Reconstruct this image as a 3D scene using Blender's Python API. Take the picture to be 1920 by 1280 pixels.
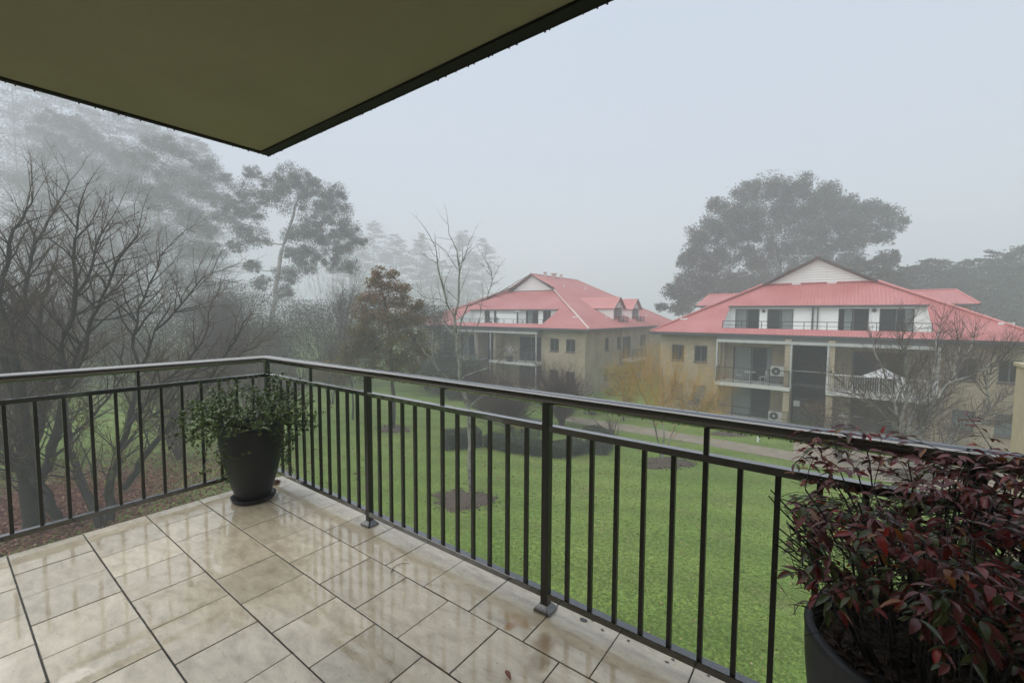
import bpy, math, random, time
import numpy as np
T0 = time.time()
rad = math.radians
for o in list(bpy.data.objects): bpy.data.objects.remove(o)
SC = bpy.context.scene
COL = SC.collection

# ------------------------------------------------------------------ camera
# World frame: X runs along the right-hand balustrade, Y away from the house, z up, lawn at z=0.
F_PX = 814.0; YAW = rad(36.65); PITCH = rad(3.6); ROLL = rad(0.30)
CAM = np.array([0.0, 0.0, 7.1])
fwd = np.array([-math.sin(YAW)*math.cos(PITCH), math.cos(YAW)*math.cos(PITCH), -math.sin(PITCH)])
_r0 = np.array([math.cos(YAW), math.sin(YAW), 0.0]); _u0 = np.cross(_r0, fwd)
rgt = _r0*math.cos(ROLL) + _u0*math.sin(ROLL); upv = np.cross(rgt, fwd)
cam_d = bpy.data.cameras.new('camera'); cam = bpy.data.objects.new('camera', cam_d); COL.objects.link(cam)
from mathutils import Matrix, Vector
cam.matrix_world = Matrix(((rgt[0], upv[0], -fwd[0], CAM[0]), (rgt[1], upv[1], -fwd[1], CAM[1]), (rgt[2], upv[2], -fwd[2], CAM[2]), (0, 0, 0, 1)))
cam_d.sensor_width = 36.0; cam_d.lens = 36.0*F_PX/1920.0; cam_d.clip_start = 0.05; cam_d.clip_end = 3000
SC.camera = cam

# ------------------------------------------------------------------ sky, sun, exposure
W = bpy.data.worlds.new('World'); SC.world = W; W.use_nodes = True
nt = W.node_tree; nt.nodes.clear()
n_out = nt.nodes.new('ShaderNodeOutputWorld'); n_bg = nt.nodes.new('ShaderNodeBackground')
n_sky = nt.nodes.new('ShaderNodeTexSky'); n_sky.sky_type = 'NISHITA'; n_sky.sun_disc = False
SUN_EL, SUN_AZ = rad(50), rad(226)
n_sky.sun_elevation = SUN_EL; n_sky.sun_rotation = SUN_AZ; n_sky.air_density = 1.5; n_sky.dust_density = 4.0
# thick cloud deck: an even grey-white layer over the clear-sky model
n_cl = nt.nodes.new('ShaderNodeCombineXYZ')
for i, v in enumerate((8.3, 9.8, 12.1)): n_cl.inputs[i].default_value = v
n_mx = nt.nodes.new('ShaderNodeMix'); n_mx.data_type = 'RGBA'; n_mx.inputs[0].default_value = 0.88
nt.links.new(n_sky.outputs[0], n_mx.inputs[6]); nt.links.new(n_cl.outputs[0], n_mx.inputs[7])
nt.links.new(n_mx.outputs[2], n_bg.inputs[0]); n_bg.inputs[1].default_value = 0.027
nt.links.new(n_bg.outputs[0], n_out.inputs[0])
sl = bpy.data.lights.new('sun', 'SUN'); sl.energy = 1.5; sl.angle = rad(85); sl.color = (1.0, 0.96, 0.89)
sun = bpy.data.objects.new('sun', sl); COL.objects.link(sun)
_sd = Vector((math.sin(SUN_AZ)*math.cos(SUN_EL), math.cos(SUN_AZ)*math.cos(SUN_EL), math.sin(SUN_EL)))
sun.rotation_euler = (-_sd).to_track_quat('-Z', 'Y').to_euler(); sun.location = (0, 0, 60)
SC.view_settings.view_transform = 'Standard'; SC.view_settings.look = 'None'
SC.view_settings.exposure = 1.45; SC.view_settings.gamma = 1.0; SC.view_settings.use_curve_mapping = False
SC.render.engine = 'CYCLES'
SC.cycles.use_denoising = True
SC.cycles.volume_bounces = 2; SC.cycles.max_bounces = 7; SC.cycles.transparent_max_bounces = 12
HAZE = 0.0058

# ------------------------------------------------------------------ geometry helpers
def ray(px, py): return fwd + rgt*(px-960)/F_PX - upv*(py-640)/F_PX
def onz(px, py, z=0.0):
    d = ray(px, py); return CAM + d*((z-CAM[2])/d[2])
def onX(px, py, X):
    d = ray(px, py); return CAM + d*(X/d[0])
def onY(px, py, Y):
    d = ray(px, py); return CAM + d*(Y/d[1])
def deep(px, py, D): return CAM + ray(px, py)*D          # point at distance D along the view axis
WL = {}
def fast_mesh(name, V, tris=None, quads=None, mat=None, smooth=False):
    V = np.asarray(V, dtype=np.float32).reshape(-1, 3)
    me = bpy.data.meshes.new(name)
    fl = []; ls = []
    nl = 0
    if quads is not None and len(quads):
        q = np.asarray(quads, dtype=np.int32).reshape(-1, 4); fl.append(q.ravel()); ls.append(np.arange(len(q))*4 + nl); nl += q.size
    if tris is not None and len(tris):
        t = np.asarray(tris, dtype=np.int32).reshape(-1, 3); fl.append(t.ravel()); ls.append(np.arange(len(t))*3 + nl); nl += t.size
    loops = np.concatenate(fl); starts = np.concatenate(ls).astype(np.int32)
    me.vertices.add(len(V)); me.vertices.foreach_set('co', V.ravel())
    me.loops.add(len(loops)); me.loops.foreach_set('vertex_index', loops)
    me.polygons.add(len(starts)); me.polygons.foreach_set('loop_start', starts)
    me.update(calc_edges=True)
    if smooth: me.polygons.foreach_set('use_smooth', np.ones(len(starts), dtype=bool))
    if mat: me.materials.append(mat)
    return me
def place(name, me, origin, parent=None):
    o = bpy.data.objects.new(name, me); COL.objects.link(o)
    origin = np.array(origin, float)
    WL[o.name] = origin
    if parent is not None:
        o.parent = parent; o.location = origin - WL[parent.name]
    else: o.location = origin
    return o
def obj(name, V, F, mat, parent=None, smooth=False, origin=None):
    """polygon mesh given in world coordinates"""
    V = np.array(V, float).reshape(-1, 3)
    if origin is None:
        lo, hi = V.min(0), V.max(0); origin = np.array([(lo[0]+hi[0])/2, (lo[1]+hi[1])/2, lo[2]])
    me = bpy.data.meshes.new(name); me.from_pydata([tuple(v) for v in (V-origin)], [], [tuple(f) for f in F]); me.update()
    if smooth: me.polygons.foreach_set('use_smooth', [True]*len(me.polygons))
    if mat: me.materials.append(mat)
    return place(name, me, origin, parent)
def tag(o, label=None, cat=None, group=None, kind=None):
    if label: o['label'] = label
    if cat: o['category'] = cat
    if group: o['group'] = group
    if kind: o['kind'] = kind
    return o
def thing(name, loc, label, cat, group=None):
    o = bpy.data.objects.new(name, None); COL.objects.link(o); o.location = loc; o.empty_display_size = 0.3
    WL[o.name] = np.array(loc, float); return tag(o, label, cat, group)
class MB:
    """collects shapes, world coordinates"""
    def __init__(s): s.V = []; s.F = []
    def add(s, V, F):
        b = len(s.V); s.V += [tuple(v) for v in V]; s.F += [tuple(i+b for i in f) for f in F]; return s
    def box(s, x0, x1, y0, y1, z0, z1):
        V = [(x0,y0,z0),(x1,y0,z0),(x1,y1,z0),(x0,y1,z0),(x0,y0,z1),(x1,y0,z1),(x1,y1,z1),(x0,y1,z1)]
        return s.add(V, [(0,3,2,1),(4,5,6,7),(0,1,5,4),(1,2,6,5),(2,3,7,6),(3,0,4,7)])
    def bbox(s, x0, x1, y0, y1, z0, z1, b=0.003):
        """box with chamfered edges"""
        V = []; 
        for (x, sx) in ((x0,1),(x1,-1)):
            for (y, sy) in ((y0,1),(y1,-1)):
                for (z, sz) in ((z0,1),(z1,-1)):
                    V += [(x+sx*b,y+sy*b,z),(x+sx*b,y,z+sz*b),(x,y+sy*b,z+sz*b)]
        def i(a, c, e, k): return ((a*2+c)*2+e)*3+k
        Fs = []
        Fs += [(i(0,0,0,0),i(0,1,0,0),i(1,1,0,0),i(1,0,0,0)), (i(0,0,1,0),i(1,0,1,0),i(1,1,1,0),i(0,1,1,0))]
        Fs += [(i(0,0,0,1),i(1,0,0,1),i(1,0,1,1),i(0,0,1,1)), (i(0,1,0,1),i(0,1,1,1),i(1,1,1,1),i(1,1,0,1))]
        Fs += [(i(0,0,0,2),i(0,0,1,2),i(0,1,1,2),i(0,1,0,2)), (i(1,0,0,2),i(1,1,0,2),i(1,1,1,2),i(1,0,1,2))]
        for a in (0,1):
            for c in (0,1):
                Fs.append((i(a,c,0,1),i(a,c,0,2),i(a,c,1,2),i(a,c,1,1)))
                Fs.append((i(a,0,c,0),i(a,0,c,2),i(a,1,c,2),i(a,1,c,0)))
                Fs.append((i(0,a,c,0),i(0,a,c,1),i(1,a,c,1),i(1,a,c,0)))
                for e in (0,1): Fs.append((i(a,c,e,0),i(a,c,e,1),i(a,c,e,2)))
        return s.add(V, Fs)
    def prism(s, poly, vec):
        """planar polygon (3D points) extruded by vec"""
        n = len(poly); P = [np.array(p, float) for p in poly]; Q = [p+np.array(vec, float) for p in P]
        return s.add(P+Q, [tuple(range(n))[::-1], tuple(range(n, 2*n))] + [(i, (i+1) % n, n+(i+1) % n, n+i) for i in range(n)])
    def cyl(s, p0, p1, r0, r1=None, n=10, caps=True):
        r1 = r0 if r1 is None else r1; p0 = np.array(p0, float); p1 = np.array(p1, float)
        d = p1-p0; d /= np.linalg.norm(d); a = np.cross(d, (0, 0, 1.0) if abs(d[2]) < .9 else (1.0, 0, 0)); a /= np.linalg.norm(a); b = np.cross(d, a)
        V = [p0+r0*(a*math.cos(t)+b*math.sin(t)) for t in np.arange(n)*2*math.pi/n]+[p1+r1*(a*math.cos(t)+b*math.sin(t)) for t in np.arange(n)*2*math.pi/n]
        Fs = [(i, (i+1) % n, n+(i+1) % n, n+i) for i in range(n)]
        if caps: Fs += [tuple(range(n))[::-1], tuple(range(n, 2*n))]
        return s.add(V, Fs)
    def lathe(s, c, prof, n=32):
        c = np.array(c, float); V = []; Fs = []
        for (r, z) in prof:
            for k in range(n): V.append(c+np.array([r*math.cos(2*math.pi*k/n), r*math.sin(2*math.pi*k/n), z]))
        for j in range(len(prof)-1):
            for k in range(n): Fs.append((j*n+k, j*n+(k+1) % n, (j+1)*n+(k+1) % n, (j+1)*n+k))
        return s.add(V, Fs)
    def build(s, name, mat, parent=None, smooth=False, origin=None): return obj(name, s.V, s.F, mat, parent, smooth, origin)

# ------------------------------------------------------------------ material helpers
MATS = {}
def material(name, col=(.5,.5,.5), rough=.6, metal=0.0, spec=.5, var=0.0, vscale=5.0, col2=None, bump=0.0, bscale=40.0, island=None, coat=0.0, transl=0.0, stretch=(1,1,1), coords='Object', rvar=0.0):
    m = bpy.data.materials.new(name); m.use_nodes = True; t = m.node_tree; N = t.nodes; L = t.links
    p = N['Principled BSDF']; p.inputs['Roughness'].default_value = rough; p.inputs['Metallic'].default_value = metal
    p.inputs['Specular IOR Level'].default_value = spec; p.inputs['Coat Weight'].default_value = coat; p.inputs['Coat Roughness'].default_value = .06
    tc = N.new('ShaderNodeTexCoord'); mp = N.new('ShaderNodeMapping'); mp.inputs['Scale'].default_value = stretch
    L.new(tc.outputs[coords], mp.inputs[0])
    c4 = (*col, 1); c2 = (*(col2 or tuple(v*(1-var) for v in col)), 1)
    if island is not None:
        g = N.new('ShaderNodeNewGeometry'); cr = N.new('ShaderNodeValToRGB'); L.new(g.outputs['Random Per Island'], cr.inputs[0])
        els = cr.color_ramp.elements
        els[0].color = (*island[0], 1); els[1].color = (*island[-1], 1)
        for i, c in enumerate(island[1:-1]): e = els.new((i+1)/(len(island)-1)); e.color = (*c, 1)
        src = cr.outputs[0]
        L.new(src, p.inputs['Base Color'])
    elif var > 0 or col2:
        nz = N.new('ShaderNodeTexNoise'); nz.inputs['Scale'].default_value = vscale; nz.inputs['Detail'].default_value = 8; nz.inputs['Roughness'].default_value = .65
        L.new(mp.outputs[0], nz.inputs[0])
        cr = N.new('ShaderNodeValToRGB'); cr.color_ramp.elements[0].position = .35; cr.color_ramp.elements[1].position = .65
        cr.color_ramp.elements[0].color = c4; cr.color_ramp.elements[1].color = c2
        L.new(nz.outputs[0], cr.inputs[0]); L.new(cr.outputs[0], p.inputs['Base Color'])
        if rvar:
            mr = N.new('ShaderNodeMapRange'); mr.inputs[3].default_value = rough-rvar; mr.inputs[4].default_value = rough+rvar
            L.new(nz.outputs[0], mr.inputs[0]); L.new(mr.outputs[0], p.inputs['Roughness'])
    else: p.inputs['Base Color'].default_value = c4
    if bump:
        nb = N.new('ShaderNodeTexNoise'); nb.inputs['Scale'].default_value = bscale; nb.inputs['Detail'].default_value = 6; L.new(mp.outputs[0], nb.inputs[0])
        b = N.new('ShaderNodeBump'); b.inputs['Strength'].default_value = bump; b.inputs['Distance'].default_value = .02; L.new(nb.outputs[0], b.inputs['Height']); L.new(b.outputs[0], p.inputs['Normal'])
    if transl:
        tr = N.new('ShaderNodeBsdfTranslucent'); mix = N.new('ShaderNodeMixShader'); mix.inputs[0].default_value = transl
        out = N['Material Output']; L.new(p.outputs[0], mix.inputs[1]); L.new(tr.outputs[0], mix.inputs[2]); L.new(mix.outputs[0], out.inputs[0])
        if p.inputs['Base Color'].links: L.new(p.inputs['Base Color'].links[0].from_socket, tr.inputs[0])
        else: tr.inputs[0].default_value = c4
    MATS[name] = m; return m

M_rail = material('charcoal_paint', (.016,.016,.014), .32, spec=.5, var=.15, vscale=12)
M_railwet = material('charcoal_paint_wet', (.014,.0145,.0135), .2, spec=.6, var=.15, vscale=30, bump=.03, bscale=40, coat=1.0)
M_railwet.node_tree.nodes['Principled BSDF'].inputs['Coat IOR'].default_value = 1.8
M_drop = material('water_drop', (.05,.055,.06), .03, spec=1.0)
M_soffit = material('soffit_render', (.36,.325,.235), .85, var=.10, vscale=1.5, bump=.08, bscale=120)
M_fascia = material('gutter_black', (.006,.0065,.0075), .6, spec=.3)
M_render = material('tan_render', (.42,.36,.24), .85, var=.15, vscale=3, bump=.1, bscale=80)
M_cream = material('cream_render', (.5,.47,.38), .85, var=.1, vscale=2, bump=.1, bscale=90)
M_slab = material('slab_concrete', (.25,.24,.21), .7, var=.3, vscale=6, bump=.2)
M_grout = material('dark_grout', (.030,.026,.022), .45, var=.4, vscale=40, bump=.5, bscale=90)
M_pot = material('planter_plastic', (.009,.012,.016), .48, spec=.4, var=.2, vscale=3, bump=.12, bscale=25, stretch=(1,1,14))
M_soil = material('bark_mulch', (.05,.03,.022), .7, island=[(.012,.008,.007),(.05,.03,.022),(.10,.065,.05)])
M_white = material('white_board', (.84,.84,.82), .6, var=.06, vscale=3)
M_whitep = material('white_paint', (.78,.8,.8), .5, var=.08, vscale=4)
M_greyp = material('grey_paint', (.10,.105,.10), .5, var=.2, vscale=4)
M_beam = material('pale_beam', (.50,.52,.50), .6, var=.15, vscale=3)
M_frame = material('window_frame', (.13,.14,.14), .4)
M_dark = material('dark_fascia', (.07,.075,.075), .5)
M_curtain = material('curtain', (.68,.76,.74), .9, var=.15, vscale=6, stretch=(8,8,.3))
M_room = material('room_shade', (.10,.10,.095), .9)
M_dkgreen = material('dark_metal', (.03,.04,.038), .5)
M_umb = material('umbrella_cloth', (.8,.82,.84), .7)
M_ac = material('unit_casing', (.62,.63,.60), .5, var=.1, vscale=5)
M_path = material('gravel_path', (.30,.25,.19), .9, col2=(.21,.185,.14), vscale=1.2, bump=.6, bscale=60)
M_pave = material('paving', (.33,.27,.21), .6, var=.25, vscale=2)
M_mulch = material('mulch', (.055,.036,.028), .9, col2=(.10,.075,.05), vscale=9, bump=1, bscale=30)
M_sill = material('brick_sill', (.16,.10,.085), .8, var=.3, vscale=10)
M_bark = material('grey_bark', (.10,.092,.078), .85, col2=(.32,.32,.27), vscale=4.5, bump=.6, bscale=25)
M_barkd = material('dark_bark', (.014,.011,.009), .75, col2=(.034,.030,.023), vscale=4, bump=.6, bscale=18)
M_twig = material('brown_twigs', (.055,.040,.032), .8, col2=(.10,.075,.055), vscale=1.0)
M_twigb = material('fine_brown_twigs', (.075,.040,.026), .75, col2=(.10,.066,.045), vscale=.8)
M_twigr = material('reddish_twigs', (.075,.042,.036), .8, col2=(.11,.07,.06), vscale=1.0)
M_twigy = material('ochre_twigs', (.64,.40,.085), .8, col2=(.40,.23,.05), vscale=.9)
M_barke = material('pale_gum_bark', (.42,.39,.34), .8, col2=(.20,.18,.15), vscale=1.2)
M_leafe = material('gum_leaf', rough=.5, island=[(.030,.042,.028),(.055,.068,.045),(.12,.13,.09)], transl=.15)
M_leafc = material('conifer_leaf', rough=.6, island=[(.018,.030,.020),(.035,.055,.032),(.06,.085,.05)], transl=.1)
M_leafsh = material('shrub_leaf', rough=.5, island=[(.022,.034,.018),(.045,.06,.03),(.08,.09,.045)], transl=.15)
M_leafau = material('autumn_leaf', rough=.6, island=[(.10,.11,.035),(.17,.14,.045),(.28,.13,.05),(.40,.19,.08)], transl=.3)
M_leafol = material('olive_leaf', rough=.6, island=[(.07,.09,.03),(.12,.13,.04),(.20,.15,.05),(.26,.13,.05)], transl=.3)
M_leafy = material('yellowgreen_leaf', rough=.5, island=[(.14,.17,.03),(.26,.25,.05),(.33,.24,.05)], transl=.3)
M_leafj = material('jade_leaf', rough=.25, spec=.6, island=[(.03,.05,.012),(.07,.12,.025),(.16,.21,.07)], transl=.1)
M_leafl = material('long_green_leaf', rough=.5, island=[(.09,.13,.02),(.16,.18,.03),(.20,.12,.03)], transl=.3)
M_litter = material('fallen_leaf', rough=.55, island=[(.08,.022,.016),(.17,.05,.035),(.26,.10,.06),(.34,.18,.10)])
M_leafg = material('pale_fallen_leaf', rough=.5, island=[(.22,.2,.06),(.35,.3,.12),(.25,.14,.06)])

def nandina_mat(name, a, b, vein):
    m = bpy.data.materials.new(name); m.use_nodes = True; t = m.node_tree; N = t.nodes; L = t.links; p = N['Principled BSDF']
    p.inputs['Roughness'].default_value = .32; p.inputs['Specular IOR Level'].default_value = .5
    oi = N.new('ShaderNodeObjectInfo'); g = N.new('ShaderNodeNewGeometry'); add = N.new('ShaderNodeMath'); add.operation = 'ADD'
    fr = N.new('ShaderNodeMath'); fr.operation = 'FRACT'
    L.new(oi.outputs['Random'], add.inputs[0]); L.new(g.outputs['Random Per Island'], add.inputs[1]); L.new(add.outputs[0], fr.inputs[0])
    cr = N.new('ShaderNodeValToRGB'); L.new(fr.outputs[0], cr.inputs[0]); cr.color_ramp.elements[0].color = (*a, 1); cr.color_ramp.elements[1].color = (*b, 1)
    L.new(cr.outputs[0], p.inputs['Base Color'])
    tr = N.new('ShaderNodeBsdfTranslucent'); L.new(cr.outputs[0], tr.inputs[0]); mix = N.new('ShaderNodeMixShader'); mix.inputs[0].default_value = .2
    L.new(p.outputs[0], mix.inputs[1]); L.new(tr.outputs[0], mix.inputs[2]); L.new(mix.outputs[0], N['Material Output'].inputs[0])
    return m
M_nan = [nandina_mat('nandina_wine', (.08,.016,.018), (.26,.075,.072), None), nandina_mat('nandina_red', (.17,.015,.015), (.42,.04,.03), None),
         nandina_mat('nandina_green', (.045,.075,.022), (.13,.14,.045), None), nandina_mat('nandina_orange', (.22,.06,.02), (.38,.15,.03), None)]

def tile_mat():
    m = bpy.data.materials.new('wet_stone_tile'); m.use_nodes = True; t = m.node_tree; N = t.nodes; L = t.links; p = N['Principled BSDF']
    g = N.new('ShaderNodeNewGeometry'); oi = N.new('ShaderNodeObjectInfo')
    off = N.new('ShaderNodeVectorMath'); off.operation = 'SCALE'; off.inputs[3].default_value = 40.0
    cmb = N.new('ShaderNodeCombineXYZ'); L.new(oi.outputs['Random'], cmb.inputs[0]); L.new(oi.outputs['Random'], cmb.inputs[2]); L.new(cmb.outputs[0], off.inputs[0])
    ad = N.new('ShaderNodeVectorMath'); ad.operation = 'ADD'; L.new(g.outputs['Position'], ad.inputs[0]); L.new(off.outputs[0], ad.inputs[1])
    mp = N.new('ShaderNodeMapping'); mp.inputs['Rotation'].default_value = (0, 0, .5); mp.inputs['Scale'].default_value = (1, 2.2, 1); L.new(ad.outputs[0], mp.inputs[0])
    n1 = N.new('ShaderNodeTexNoise'); n1.inputs['Scale'].default_value = 7.5; n1.inputs['Detail'].default_value = 10; n1.inputs['Roughness'].default_value = .62; n1.inputs['Distortion'].default_value = .35; L.new(mp.outputs[0], n1.inputs[0])
    cr = N.new('ShaderNodeValToRGB'); L.new(n1.outputs[0], cr.inputs[0]); e = cr.color_ramp.elements
    e[0].position = .22; e[0].color = (.40,.315,.205,1); e[1].position = .74; e[1].color = (.80,.70,.52,1)
    k = e.new(.5); k.color = (.64,.545,.385,1)
    # per tile tone
    hs = N.new('ShaderNodeHueSaturation'); L.new(cr.outputs[0], hs.inputs['Color'])
    mr = N.new('ShaderNodeMapRange'); mr.inputs[3].default_value = .86; mr.inputs[4].default_value = 1.1; L.new(oi.outputs['Random'], mr.inputs[0]); L.new(mr.outputs[0], hs.inputs['Value'])
    # dirty specks
    n3 = N.new('ShaderNodeTexNoise'); n3.inputs['Scale'].default_value = 60; n3.inputs['Detail'].default_value = 3; L.new(g.outputs['Position'], n3.inputs[0])
    cr3 = N.new('ShaderNodeValToRGB'); cr3.color_ramp.elements[0].position = .27; cr3.color_ramp.elements[0].color = (.45,.42,.38,1); cr3.color_ramp.elements[1].position = .36; cr3.color_ramp.elements[1].color = (1,1,1,1); L.new(n3.outputs[0], cr3.inputs[0])
    mm = N.new('ShaderNodeMix'); mm.data_type = 'RGBA'; mm.blend_type = 'MULTIPLY'; mm.inputs[0].default_value = .7; L.new(hs.outputs[0], mm.inputs[6]); L.new(cr3.outputs[0], mm.inputs[7])
    # water film: pooled areas mirror-like, thinner ones duller
    n2 = N.new('ShaderNodeTexNoise'); n2.inputs['Scale'].default_value = 3.0; n2.inputs['Detail'].default_value = 8; n2.inputs['Roughness'].default_value = .7; L.new(g.outputs['Position'], n2.inputs[0])
    mr2 = N.new('ShaderNodeMapRange'); mr2.inputs[1].default_value = .46; mr2.inputs[2].default_value = .58; mr2.inputs[3].default_value = .02; mr2.inputs[4].default_value = .24; L.new(n2.outputs[0], mr2.inputs[0])
    L.new(mr2.outputs[0], p.inputs['Coat Roughness']); p.inputs['Coat Weight'].default_value = 1.0; p.inputs['Coat IOR'].default_value = 1.85
    p.inputs['Roughness'].default_value = .45
    nb = N.new('ShaderNodeTexNoise'); nb.inputs['Scale'].default_value = 38; nb.inputs['Detail'].default_value = 5; nb.inputs['Distortion'].default_value = .6; L.new(mp.outputs[0], nb.inputs[0])
    b = N.new('ShaderNodeBump'); b.inputs['Strength'].default_value = .35; b.inputs['Distance'].default_value = .004; L.new(nb.outputs[0], b.inputs['Height'])
    L.new(b.outputs[0], p.inputs['Normal'])
    nb2 = N.new('ShaderNodeTexNoise'); nb2.inputs['Scale'].default_value = 26; nb2.inputs['Detail'].default_value = 2; L.new(mp.outputs[0], nb2.inputs[0])
    b2 = N.new('ShaderNodeBump'); b2.inputs['Strength'].default_value = .055; b2.inputs['Distance'].default_value = .004; L.new(nb2.outputs[0], b2.inputs['Height']); L.new(b2.outputs[0], p.inputs['Coat Normal'])
    # rust stain beside the post foot
    def stain(cx, cy, rx, ry, colr, src):
        sp = N.new('ShaderNodeVectorMath'); sp.operation = 'SUBTRACT'; sp.inputs[1].default_value = (cx, cy, 5.6); L.new(g.outputs['Position'], sp.inputs[0])
        ms = N.new('ShaderNodeVectorMath'); ms.operation = 'MULTIPLY'; ms.inputs[1].default_value = (1/rx, 1/ry, 0); L.new(sp.outputs[0], ms.inputs[0])
        ln = N.new('ShaderNodeVectorMath'); ln.operation = 'LENGTH'; L.new(ms.outputs[0], ln.inputs[0])
        nn = N.new('ShaderNodeTexNoise'); nn.inputs['Scale'].default_value = 22; nn.inputs['Detail'].default_value = 4; L.new(g.outputs['Position'], nn.inputs[0])
        a2 = N.new('ShaderNodeMath'); a2.operation = 'MULTIPLY_ADD'; a2.inputs[1].default_value = 1.6; L.new(nn.outputs[0], a2.inputs[0]); L.new(ln.outputs['Value'], a2.inputs[2])
        r2 = N.new('ShaderNodeMapRange'); r2.inputs[1].default_value = 1.35; r2.inputs[2].default_value = 2.3; r2.inputs[3].default_value = .95; r2.inputs[4].default_value = 0; L.new(a2.outputs[0], r2.inputs[0])
        x = N.new('ShaderNodeMix'); x.data_type = 'RGBA'; L.new(r2.outputs[0], x.inputs[0]); L.new(src, x.inputs[6]); x.inputs[7].default_value = (*colr, 1); return x.outputs[2]
    s = mm.outputs[2]
    for px, py, rx, ry, c in ((957,1172,.022,.03,(.36,.17,.025)), (968,1160,.08,.03,(.44,.29,.12)), (1020,1205,.05,.05,(.34,.22,.10)), (1010,1240,.04,.06,(.36,.27,.15))):
        q = onz(px, py, 5.6); s = stain(q[0], q[1], rx, ry, c, s)
    L.new(s, p.inputs['Base Color'])
    return m
M_tile = tile_mat()

def brick_mat():
    m = bpy.data.materials.new('cream_brick'); m.use_nodes = True; t = m.node_tree; N = t.nodes; L = t.links; p = N['Principled BSDF']; p.inputs['Roughness'].default_value = .85
    g = N.new('ShaderNodeNewGeometry'); sx = N.new('ShaderNodeSeparateXYZ'); L.new(g.outputs['Position'], sx.inputs[0])
    ad = N.new('ShaderNodeMath'); L.new(sx.outputs[0], ad.inputs[0]); L.new(sx.outputs[1], ad.inputs[1])
    c = N.new('ShaderNodeCombineXYZ'); L.new(ad.outputs[0], c.inputs[0]); L.new(sx.outputs[2], c.inputs[1])
    br = N.new('ShaderNodeTexBrick'); br.inputs['Scale'].default_value = 1; br.inputs['Brick Width'].default_value = .24; br.inputs['Row Height'].default_value = .086; br.inputs['Mortar Size'].default_value = .011
    br.inputs['Color1'].default_value = (.565,.48,.345,1); br.inputs['Color2'].default_value = (.46,.39,.28,1); br.inputs['Mortar'].default_value = (.30,.25,.17,1); L.new(c.outputs[0], br.inputs[0])
    nz = N.new('ShaderNodeTexNoise'); nz.inputs['Scale'].default_value = .7; nz.inputs['Detail'].default_value = 8; L.new(g.outputs['Position'], nz.inputs[0])
    cr = N.new('ShaderNodeValToRGB'); cr.color_ramp.elements[0].position = .3; cr.color_ramp.elements[0].color = (.72,.70,.66,1); cr.color_ramp.elements[1].position = .65; cr.color_ramp.elements[1].color = (1,1,1,1); L.new(nz.outputs[0], cr.inputs[0])
    mm = N.new('ShaderNodeMix'); mm.data_type = 'RGBA'; mm.blend_type = 'MULTIPLY'; mm.inputs[0].default_value = 1; L.new(br.outputs[0], mm.inputs[6]); L.new(cr.outputs[0], mm.inputs[7])
    L.new(mm.outputs[2], p.inputs['Base Color'])
    b = N.new('ShaderNodeBump'); b.inputs['Strength'].default_value = .5; b.inputs['Distance'].default_value = .01; b.invert = True; L.new(br.outputs['Fac'], b.inputs['Height']); L.new(b.outputs[0], p.inputs['Normal'])
    return m
M_brick = brick_mat()
M_roof = material('red_steel_roof', (.44,.13,.122), .34, spec=.5, col2=(.51,.195,.185), vscale=.35)
M_cap = material('red_roof_capping', (.56,.20,.19), .4)
M_flash = material('pale_flashing', (.62,.50,.47), .5)

def glass_mat():
    m = bpy.data.materials.new('window_glass'); m.use_nodes = True; p = m.node_tree.nodes['Principled BSDF']
    p.inputs['Base Color'].default_value = (.035,.045,.05,1); p.inputs['Roughness'].default_value = .05; p.inputs['Alpha'].default_value = .25; p.inputs['Specular IOR Level'].default_value = .8
    return m
M_glass = glass_mat()

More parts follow.
